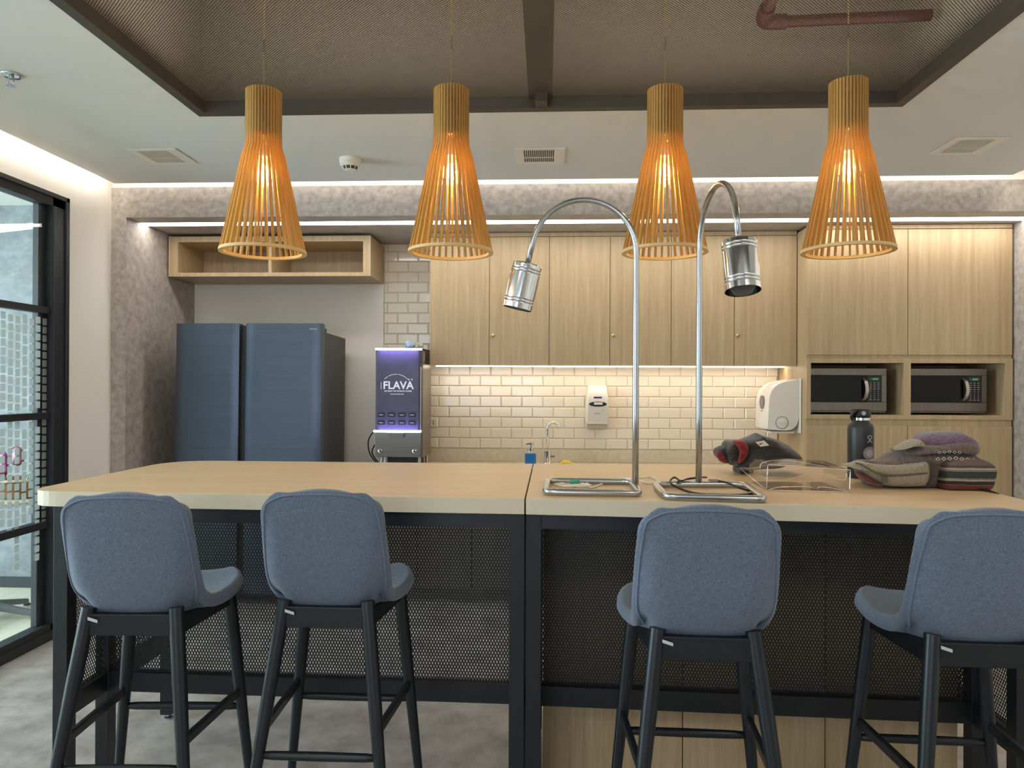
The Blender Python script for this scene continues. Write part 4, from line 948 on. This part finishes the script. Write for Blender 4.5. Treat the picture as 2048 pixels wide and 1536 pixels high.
# jacket
Yj = 2.98; S4 = (1400, 840, 6.4)
t = thing('jacket', 'crumpled black and red sports jacket at the far edge of the table', 'jacket', tuple(V((at(1520, 900, Yj).x, Yj, TZ1))))
M_JK = fabric('black_nylon', lin(52, 46, 42), lin(34, 31, 29), scale=40, rough=0.6, bump=0.2); M_JR = fabric('red_nylon', lin(138, 34, 38), lin(96, 22, 26), scale=50, rough=0.6)
soft('shell', [(520, 236), (600, 205), (680, 175), (712, 146), (742, 176), (860, 205), (960, 250), (1060, 310), (1180, 390), (1260, 450), (1305, 515), (1180, 560), (1000, 600), (760, 640), (560, 640), (430, 622), (400, 560), (420, 470), (440, 360), (470, 270)], *S4, Yj, 0.125, M_JK, t, wr=0.014, seed=3, k=2, fr=15)
soft('collar', [(345, 262), (400, 250), (450, 300), (470, 400), (470, 520), (440, 590), (400, 560), (380, 520), (330, 530), (300, 470), (290, 380), (312, 325)], *S4, Yj-0.02, 0.09, M_JK, t, wr=0.012, seed=9, fr=26)
soft('hood_opening', [(190, 372), (240, 342), (310, 332), (350, 380), (372, 460), (370, 530), (330, 548), (270, 545), (225, 500), (195, 440)], *S4, Yj-0.02, 0.06, M_JK, t, wr=0.006, seed=5)
soft('hood_lining', [(205, 395), (245, 400), (290, 440), (345, 520), (330, 543), (270, 541), (232, 500), (206, 450)], *S4, Yj-0.070, 0.02, M_JR, t, wr=0.003, seed=2)
soft('red_band', [(418, 262), (470, 246), (515, 240), (560, 280), (595, 340), (600, 380), (575, 470), (530, 540), (470, 570), (455, 500), (470, 420), (450, 340)], *S4, Yj-0.075, 0.045, M_JR, t, wr=0.004, seed=4)
lbl = MB(); q = [at(1400+x/6.4, 840+y/6.4, Yj-0.150) for x, y in ((712, 284), (822, 262), (886, 326), (776, 342))]; lbl.extr(q, (0, 0.004, 0)); lb_ = lbl.build('sewn_label', plain('label_white', lin(206, 196, 182), 0.7), t)
m = MB(); q = [at(1400+x/6.4, 840+y/6.4, Yj-0.152) for x, y in ((756, 312), (768, 300), (786, 301), (820, 285), (790, 308), (764, 318))]; m.extr(q, (0, 0.0015, 0)); m.build('red_mark', M_JR, lb_)
m = MB(); m.box((at(1480, 940, 2.95).x-0.005, 2.93, TZ1+0.0005), (at(1480, 940, 2.95).x+0.05, 3.05, TZ1+0.02)); m.build('jacket_shadow', M_JK, t, bevel=0.006)  # dark block standing in for the shadow at the foot of the jacket
# clear plastic tray cover
t = thing('clear_plastic_box', 'clear empty plastic box lying between the jacket and the backpack', 'plastic box', tuple(tp(1610, 985)))
def P_(x, y, Y):
    p = at(1400+x/6.4, 840+y/6.4, Y); p.z = max(p.z, TZ1+0.003); return p
f0, f1 = 2.47, 2.66
A = [P_(850, 935, f0), P_(1915, 955, f0-0.02), P_(1925, 640, f0-0.01), P_(1500, 612, f0), P_(870, 570, f0)]
for p in A[:2]: p.z = TZ1+0.003
Bk = [V((p.x+0.004, f1+0.04, p.z+(0.0 if i < 2 else 0.006))) for i, p in enumerate(A)]
m = MB(); bm_ = m.bm
va = [bm_.verts.new(p) for p in A]; vb = [bm_.verts.new(p) for p in Bk]
bm_.faces.new(va); 
for i in (0, 1, 2, 3, 4):
    j = (i+1) % 5
    bm_.faces.new((va[i], va[j], vb[j], vb[i]))
m.build('tray_wall', M_CLEARP, t, solid=0.0012)
m = MB(); fl = [P_(500, 612, 2.80), P_(770, 612, 2.60), P_(845, 930, f0), P_(660, 745, 2.55)]; 
fl[2].z = TZ1+0.003
v_ = [m.bm.verts.new(p) for p in fl]; m.bm.faces.new((v_[0], v_[1], v_[2], v_[3])); m.build('side_flap', M_CLEARP, t, solid=0.0012)
m = MB(); tp1 = [P_(775, 590, 2.60), P_(800, 550, 2.62), P_(960, 518, 2.66), P_(1180, 524, 2.68), P_(1400, 560, 2.67), P_(1640, 606, 2.62), P_(1300, 590, 2.55), P_(900, 585, 2.52)]
m.extr(tp1, (0, 0.02, -0.004)); m.build('top_ridge', M_CLEARP, t)
m = MB()
E_ = lambda pts, r=0.0016: m.tube(smooth_path(pts, 5), r, 6)
E_([A[4], A[3], A[2]]); E_([A[2], A[1]], 0.0014); E_([A[4], A[0]], 0.0012); E_([A[0], A[1]], 0.0012)
E_([P_(880, 895, f0), P_(1000, 862, f0), P_(1200, 855, f0), P_(1400, 856, f0), P_(1458, 880, f0)]); E_([P_(1505, 880, f0-0.005), P_(1540, 856, f0-0.005), P_(1700, 875, f0-0.01), P_(1890, 940, f0-0.015)])
E_([P_(775, 640, 2.60), P_(775, 570, 2.60), P_(830, 538, 2.62), P_(960, 516, 2.66), P_(1180, 522, 2.68), P_(1400, 560, 2.67), P_(1650, 606, 2.62)], 0.002)
E_([P_(510, 612, 2.80), P_(640, 618, 2.7), P_(775, 608, 2.60)], 0.002); E_([P_(510, 615, 2.80), P_(670, 750, 2.55), P_(850, 910, f0)], 0.0014); E_([P_(600, 630, 2.74), P_(840, 745, f0+0.02)], 0.0012)
E_([P_(880, 770, f0), P_(1100, 765, f0), P_(1400, 690, f0), P_(1640, 700, f0)], 0.0008); E_([P_(1780, 765, f0-0.01), P_(1860, 765, f0-0.01), P_(1880, 680, f0-0.01)], 0.001)
m.build('folded_edge', M_CLEARE, t, smooth=True)
m = MB(); m.tube(smooth_path([P_(1415, 545, 2.72), P_(1500, 560, 2.72), P_(1600, 580, 2.72), P_(1660, 606, 2.70)], 5), 0.0022, 6); m.build('wire_clip', plain('brown_wire', lin(96, 70, 50), 0.6), t, smooth=True)
# backpack
S3 = (1640, 820, 6.0235)
t = thing('backpack', 'woven striped hippie backpack lying on the right of the table', 'backpack', tuple(V((at(1830, 950, 2.66).x, 2.66, TZ1))))
def stripes():
    m, nt, b = nm('woven_stripes')
    tc = nt.nodes.new('ShaderNodeTexCoord'); sx_ = nt.nodes.new('ShaderNodeSeparateXYZ'); nt.links.new(tc.outputs['Object'], sx_.inputs[0])
    n = nt.nodes.new('ShaderNodeTexNoise'); n.inputs['Scale'].default_value = 12; nt.links.new(tc.outputs['Object'], n.inputs['Vector'])
    ma = nt.nodes.new('ShaderNodeMath'); ma.operation = 'MULTIPLY_ADD'; ma.inputs[1].default_value = 0.010; nt.links.new(n.outputs[0], ma.inputs[0]); nt.links.new(sx_.outputs['Z'], ma.inputs[2])
    dv = nt.nodes.new('ShaderNodeMath'); dv.operation = 'MULTIPLY'; dv.inputs[1].default_value = 1/0.130; nt.links.new(ma.outputs[0], dv.inputs[0])
    br, rd_, gr, dk, wh, tp_ = lin(92, 78, 70), lin(116, 54, 50), lin(62, 66, 58), lin(58, 48, 44), lin(176, 166, 146), lin(118, 100, 92)
    r = ramp(nt, [(0.0, rd_), (0.17, lin(128, 80, 72)), (0.20, dk), (0.29, wh), (0.335, gr), (0.345, wh), (0.36, gr), (0.55, wh), (0.565, gr), (0.58, wh), (0.635, br), (0.70, tp_), (1.0, tp_)], 'CONSTANT')
    nt.links.new(dv.outputs[0], r.inputs[0])
    n2 = nt.nodes.new('ShaderNodeTexNoise'); n2.inputs['Scale'].default_value = 260; nt.links.new(tc.outputs['Object'], n2.inputs['Vector'])
    mx = nt.nodes.new('ShaderNodeMix'); mx.data_type = 'RGBA'; mx.blend_type = 'MULTIPLY'; mx.inputs['Factor'].default_value = 0.5
    nt.links.new(r.outputs[0], mx.inputs['A']); nt.links.new(n2.outputs[0], mx.inputs['B']); nt.links.new(mx.outputs['Result'], b.inputs['Base Color']); b.inputs['Roughness'].default_value = 0.95
    bp = nt.nodes.new('ShaderNodeBump'); bp.inputs['Strength'].default_value = 0.5; bp.inputs['Distance'].default_value = 0.002; nt.links.new(n2.outputs[0], bp.inputs['Height']); nt.links.new(bp.outputs[0], b.inputs['Normal'])
    return m
M_BG = fabric('woven_grey_brown', lin(122, 106, 96), lin(84, 72, 64), scale=160, stretch=(1, 1, 2.5), bump=0.6)
M_BP = fabric('purple_cloth', lin(122, 102, 120), lin(92, 76, 92), scale=120, bump=0.4)
M_BK = fabric('khaki_cloth', lin(158, 148, 126), lin(128, 118, 98), scale=200, bump=0.4)
M_BR = fabric('dark_braid', lin(78, 66, 60), lin(50, 42, 38), scale=150, bump=0.6)
soft('main_compartment', [(650, 605), (760, 560), (880, 505), (1000, 468), (1150, 440), (1350, 410), (1550, 430), (1720, 470), (1830, 520), (1895, 580), (1915, 680), (1900, 800), (1850, 900), (1700, 960), (1400, 980), (1100, 960), (800, 930), (600, 900), (500, 850), (440, 760), (470, 680)], *S3, 2.67, 0.105, M_BG, t, wr=0.010, seed=1, k=2, fr=22)
soft('top_pocket', [(1150, 360), (1250, 300), (1350, 265), (1500, 248), (1650, 258), (1760, 310), (1815, 370), (1840, 430), (1825, 500), (1700, 535), (1500, 520), (1300, 510), (1150, 480), (1120, 420)], *S3, 2.68, 0.105, M_BP, t, wr=0.008, seed=6)
soft('pocket_gusset', [(880, 500), (960, 455), (1100, 420), (1250, 410), (1400, 385), (1600, 362), (1760, 372), (1835, 410), (1842, 470), (1826, 512), (1720, 530), (1500, 490), (1300, 500), (1100, 510), (950, 530)], *S3, 2.66, 0.108, M_BG, t, wr=0.006, seed=8)
soft('flap_tip', [(900, 490), (940, 450), (1050, 390), (1150, 352), (1190, 360), (1230, 430), (1170, 420), (1080, 430), (980, 450)], *S3, 2.60, 0.05, M_BK, t, wr=0.003, seed=11)
soft('striped_side_panel', [(1340, 580), (1500, 540), (1680, 530), (1820, 558), (1905, 620), (1932, 690), (1925, 790), (1900, 890), (1830, 950), (1740, 975), (1560, 975), (1400, 960), (1300, 920), (1280, 800), (1290, 680)], *S3, 2.640, 0.122, stripes(), t, wr=0.005, seed=21, pw=0.14, K=6)
m = MB()
for k in range(7):      # woven lozenges along the upper edge of the side panel
    c = at(1640+(1420+k*72)/6.0235, 820+(598-6*min(k, 6-k)+ (k-3)*2)/6.0235, 2.528+0.003*abs(k-3))
    for s_ in (-1, 1):
        m.tube([c+V((-0.007, 0, 0)), c+V((0, 0, 0.0055*s_)), c+V((0.007, 0, 0))], 0.0012, 5)
for k in range(5):
    c = at(1640+(1440+k*60)/6.0235, 820+(512-4*(2-abs(k-2)))/6.0235, 2.553)
    for s_ in (-1, 1): m.tube([c+V((-0.006, 0, 0)), c+V((0, 0, 0.0045*s_)), c+V((0.006, 0, 0))], 0.0011, 5)
m.build('lozenge_stitching', plain('cream_thread', lin(196, 184, 168), 0.9), t)
soft('braid_edge', [(1290, 600), (1350, 600), (1372, 650), (1370, 760), (1355, 850), (1310, 900), (1270, 890), (1300, 820), (1305, 720), (1300, 650)], *S3, 2.545, 0.022, M_BR, t, wr=0.004, seed=12, fr=60)
soft('front_pocket', [(252, 668), (350, 642), (480, 620), (640, 652), (800, 658), (1000, 650), (1180, 622), (1290, 615), (1312, 700), (1308, 820), (1250, 895), (1180, 915), (1000, 914), (760, 905), (640, 862), (520, 800), (430, 725), (350, 682)], *S3, 2.585, 0.062, M_BK, t, wr=0.008, seed=14, fr=24, pw=0.3)
m = MB(); m.tube(smooth_path([at(1640+x/6.0235, 820+y/6.0235, Y) for x, y, Y in ((430, 640, 2.545), (500, 655, 2.530), (600, 715, 2.522), (700, 762, 2.520), (820, 785, 2.520), (1000, 782, 2.521), (1180, 768, 2.522), (1290, 760, 2.530))], 6), 0.0034, 8); m.build('zip', plain('dark_zip', lin(92, 84, 68), 0.7), t, smooth=True)
m = MB()
for x in (740, 770, 800): m.tube([at(1640+x/6.0235, 820+790/6.0235, 2.519), at(1640+(x+6)/6.0235, 820+875/6.0235, 2.521)], 0.0022, 6)
m.build('zip_pull', bpy.data.materials['dark_zip'], t)
soft('red_lining_strap', [(420, 735), (450, 745), (560, 815), (680, 880), (760, 908), (700, 918), (600, 890), (500, 835)], *S3, 2.56, 0.03, fabric('red_brown_trim', lin(128, 62, 54), lin(88, 42, 38), scale=120), t, wr=0.002, seed=15)
soft('cord_knot', [(370, 640), (430, 600), (520, 590), (600, 600), (670, 630), (640, 655), (520, 645), (420, 650)], *S3, 2.66, 0.03, M_BG, t, wr=0.008, seed=16)
m = MB()
g = [at(1848+x/10.24, 900+y/10.24, Y) for x, y, Y in ((1140, 515, 2.63), (1225, 515, 2.66), (1225, 790, 2.66), (1100, 790, 2.60))]; m.extr(g, (0, 0.006, 0))
g0, g1, g2, g3 = tp(1941, 978, 0.002), tp(1962, 981, 0.002), tp(1999, 988, 0.002), tp(1970, 977, 0.012)
v_ = [m.bm.verts.new(p) for p in (g0, g1, g2, g3)]; m.bm.faces.new(v_)
m.build('black_strap', M_DARK, t, solid=0.003)

# ------------------------------------------------------------------ bar stools
def make_stool():
    t = thing('bar_stool', '', 'stool', (0, 0, 0), group=None)
    prof = smooth_path([V((0, -0.192, 1.112)), V((0, -0.186, 1.05)), V((0, -0.175, 0.96)), V((0, -0.158, 0.87)), V((0, -0.128, 0.812)), V((0, -0.075, 0.782)), V((0, 0.02, 0.776)), V((0, 0.12, 0.786)), V((0, 0.19, 0.796)), V((0, 0.222, 0.793))], 4)
    L = [0]
    for a, b in zip(prof, prof[1:]): L.append(L[-1]+(b-a).length)
    T = L[-1]; NC = 24
    def shell_pt(i, u, off=0.0):
        s = L[i]; p = prof[i]
        rt, rb = 0.062, 0.13
        seat = max(0.0, min((s-0.36)/0.14, 1)); back = 1-seat; au = abs(u)
        w_ = 0.170 + 0.003*min(s/0.30, 1) + 0.028*seat
        if s < rt: w_ -= (rt - math.sqrt(max(rt*rt-(rt-s)**2, 0)))*0.9
        if T-s < rb: w_ -= (rb - math.sqrt(max(rb*rb-(rb-(T-s))**2, 0)))*0.8
        down = min(s/0.30, 1)
        wrap = (0.010*u*u + max(0, au-0.74)/0.26*0.050*down*min(s/0.12, 1))*back
        bend = math.exp(-((s-0.335)/0.06)**2)
        up = au**3*0.014*seat - 0.006*(1-u*u)*seat + (0.005-0.020*au*au)*max(0, 1-s/0.07)
        notch = 0.036*math.exp(-((au-0.77)/0.14)**2)*bend
        return V((w_*u, p.y+wrap+0.012*bend*math.exp(-((au-0.78)/0.12)**2), p.z+up+notch-0.016*bend*(1-u*u)-0.006*bend*au**6))
    m = MB(); rows = []
    for i in range(len(prof)):
        rows.append([m.bm.verts.new(shell_pt(i, -1+2*j/NC)) for j in range(NC+1)])
    for A_, B_ in zip(rows, rows[1:]):
        for j in range(NC): m.bm.faces.new((A_[j], A_[j+1], B_[j+1], B_[j]))
    m.build('upholstered_shell', M_FAB, t, smooth=True, solid=0.038, sub=1)
    n = len(prof)
    def outer(i, u, e=0.0195):
        p = shell_pt(i, u); q = shell_pt(min(i+1, n-1), u); r = shell_pt(i, u+0.03 if u < 0 else u-0.03)
        a_ = (q-p) if i < n-1 else (p-shell_pt(i-1, u)); nn = a_.cross(r-p).normalized()
        if i < 22 and nn.y > 0: nn = -nn
        if i >= 22 and nn.z > 0: nn = -nn
        return p+nn*e
    i_end = min(range(n), key=lambda q: abs(L[q]-0.345))
    path = [outer(i, -0.90) for i in range(i_end, 1, -1)] + [outer(1, -0.72), outer(1, -0.3), outer(1, 0.3), outer(1, 0.72)] + [outer(i, 0.90) for i in range(2, i_end+1)]
    m = MB(); m.tube(smooth_path(path, 3), 0.0026, 6); m.build('piping', M_FABE, t, smooth=True)
    # legs
    RLt, RLb, FLt, FLb = (0.117, -0.142, 0.80), (0.212, -0.262, 0), (0.148, 0.145, 0.762), (0.222, 0.182, 0)
    def lerp(a, b, z): k = (a[2]-z)/(a[2]-b[2]); return V((a[0]+(b[0]-a[0])*k, a[1]+(b[1]-a[1])*k, z))
    for s_ in (-1, 1):
        for a, b in ((RLt, RLb), (FLt, FLb)):
            A_, B_ = V((a[0]*s_, a[1], a[2])), V((b[0]*s_, b[1], 0.0005)); M_ = A_.lerp(B_, 0.5)
            m = MB(); m.tube([A_, A_.lerp(B_, 0.25), M_, B_], [0.0195, 0.0195, 0.0165, 0.0115], 14); m.build('leg', M_BLACKW, t, smooth=True, autosmooth=60)
    def bar(p, q, r, nm_): 
        m = MB(); m.tube([p, p.lerp(q, 0.12), p.lerp(q, 0.5), p.lerp(q, 0.88), q], [r*0.75, r, r*1.08, r, r*0.75], 12); m.build(nm_, M_BLACKW, t, smooth=True)
    mir = lambda v: V((-v.x, v.y, v.z))
    r0 = lerp(RLt, RLb, 0.395); bar(r0, mir(r0), 0.0115, 'footrest')
    r0 = lerp(FLt, FLb, 0.40); bar(r0, mir(r0), 0.0115, 'footrest')
    for s_ in (-1, 1):
        p, q = lerp(RLt, RLb, 0.46), lerp(FLt, FLb, 0.45); p.x *= s_; q.x *= s_
        m = MB(); d = V((0.008, 0, 0)); h = V((0, 0, 0.013)); m.hexa([p-d-h, p+d-h, q+d-h, q-d-h, p-d+h, p+d+h, q+d+h, q-d+h]); m.build('side_stretcher', M_BLACKW, t, bevel=0.003)
    m = MB(); m.box((-0.115, -0.158, 0.727), (0.115, -0.132, 0.785)); m.box((-0.14, 0.125, 0.722), (0.14, 0.15, 0.758))
    for s_ in (-1, 1):
        d = V((0.012, 0, 0)); p, q = V((0.118*s_, -0.14, 0)), V((0.146*s_, 0.14, 0))
        m.hexa([p-d+V((0,0,0.725)), p+d+V((0,0,0.725)), q+d+V((0,0,0.722)), q-d+V((0,0,0.722)), p-d+V((0,0,0.775)), p+d+V((0,0,0.775)), q+d+V((0,0,0.758)), q-d+V((0,0,0.758))])
    m.build('seat_frame', M_BLACKW, t, bevel=0.003)
    m = MB(); m.hexa([V((-0.108, -0.166, 0.772)), V((-0.082, -0.166, 0.764)), V((-0.082, -0.1645, 0.764)), V((-0.108, -0.1645, 0.772)), V((-0.108, -0.166, 0.780)), V((-0.082, -0.166, 0.772)), V((-0.082, -0.1645, 0.772)), V((-0.108, -0.1645, 0.780))]); m.build('maker_tag', M_PRINTG, t)
    return t
s0 = make_stool()
SP = [(-1.118, 2.045, 3.0, 'leftmost blue-grey upholstered bar stool, in front of the table end'),
      (-0.612, 2.138, 0.0, 'blue-grey upholstered bar stool second from the left'),
      (0.398, 1.955, -1.5, 'blue-grey upholstered bar stool in front of the right heat lamp'),
      (1.062, 1.950, -2.0, 'rightmost blue-grey bar stool, in front of the backpack')]
for i, (x, y, rz, lb) in enumerate(SP):
    o = s0 if i == 0 else copy_tree(s0)
    o.location = (x, y, 0); o.rotation_euler.z = math.radians(rz); o['label'] = lb; o['group'] = 'bar stools along the high table'
# small scraps on the floor
for k, (px, py, a, lb) in enumerate(((910, 1421, 0.6, 'tiny white paper scrap on the floor under the table, the longer one'), (878, 1431, 0.1, 'tiny white paper scrap on the floor under the table, left of the other'))):
    d = CR*((px-1024)/F_PX) + CU*(-(py-768)/F_PX) + CF; p = V((0, 0, EYE)) + d*(-EYE/d.z)
    m = MB(); c, s = math.cos(a), math.sin(a); w_ = 0.009 if k == 0 else 0.005
    m.hexa([p+V((c*x-s*y, s*x+c*y, z)) for z in (0.0003, 0.0015) for x, y in ((-w_, -0.002), (w_, -0.002), (w_, 0.002), (-w_, 0.002))])
    tag(m.build('paper_scrap', M_PRINTG), lb, 'scrap')
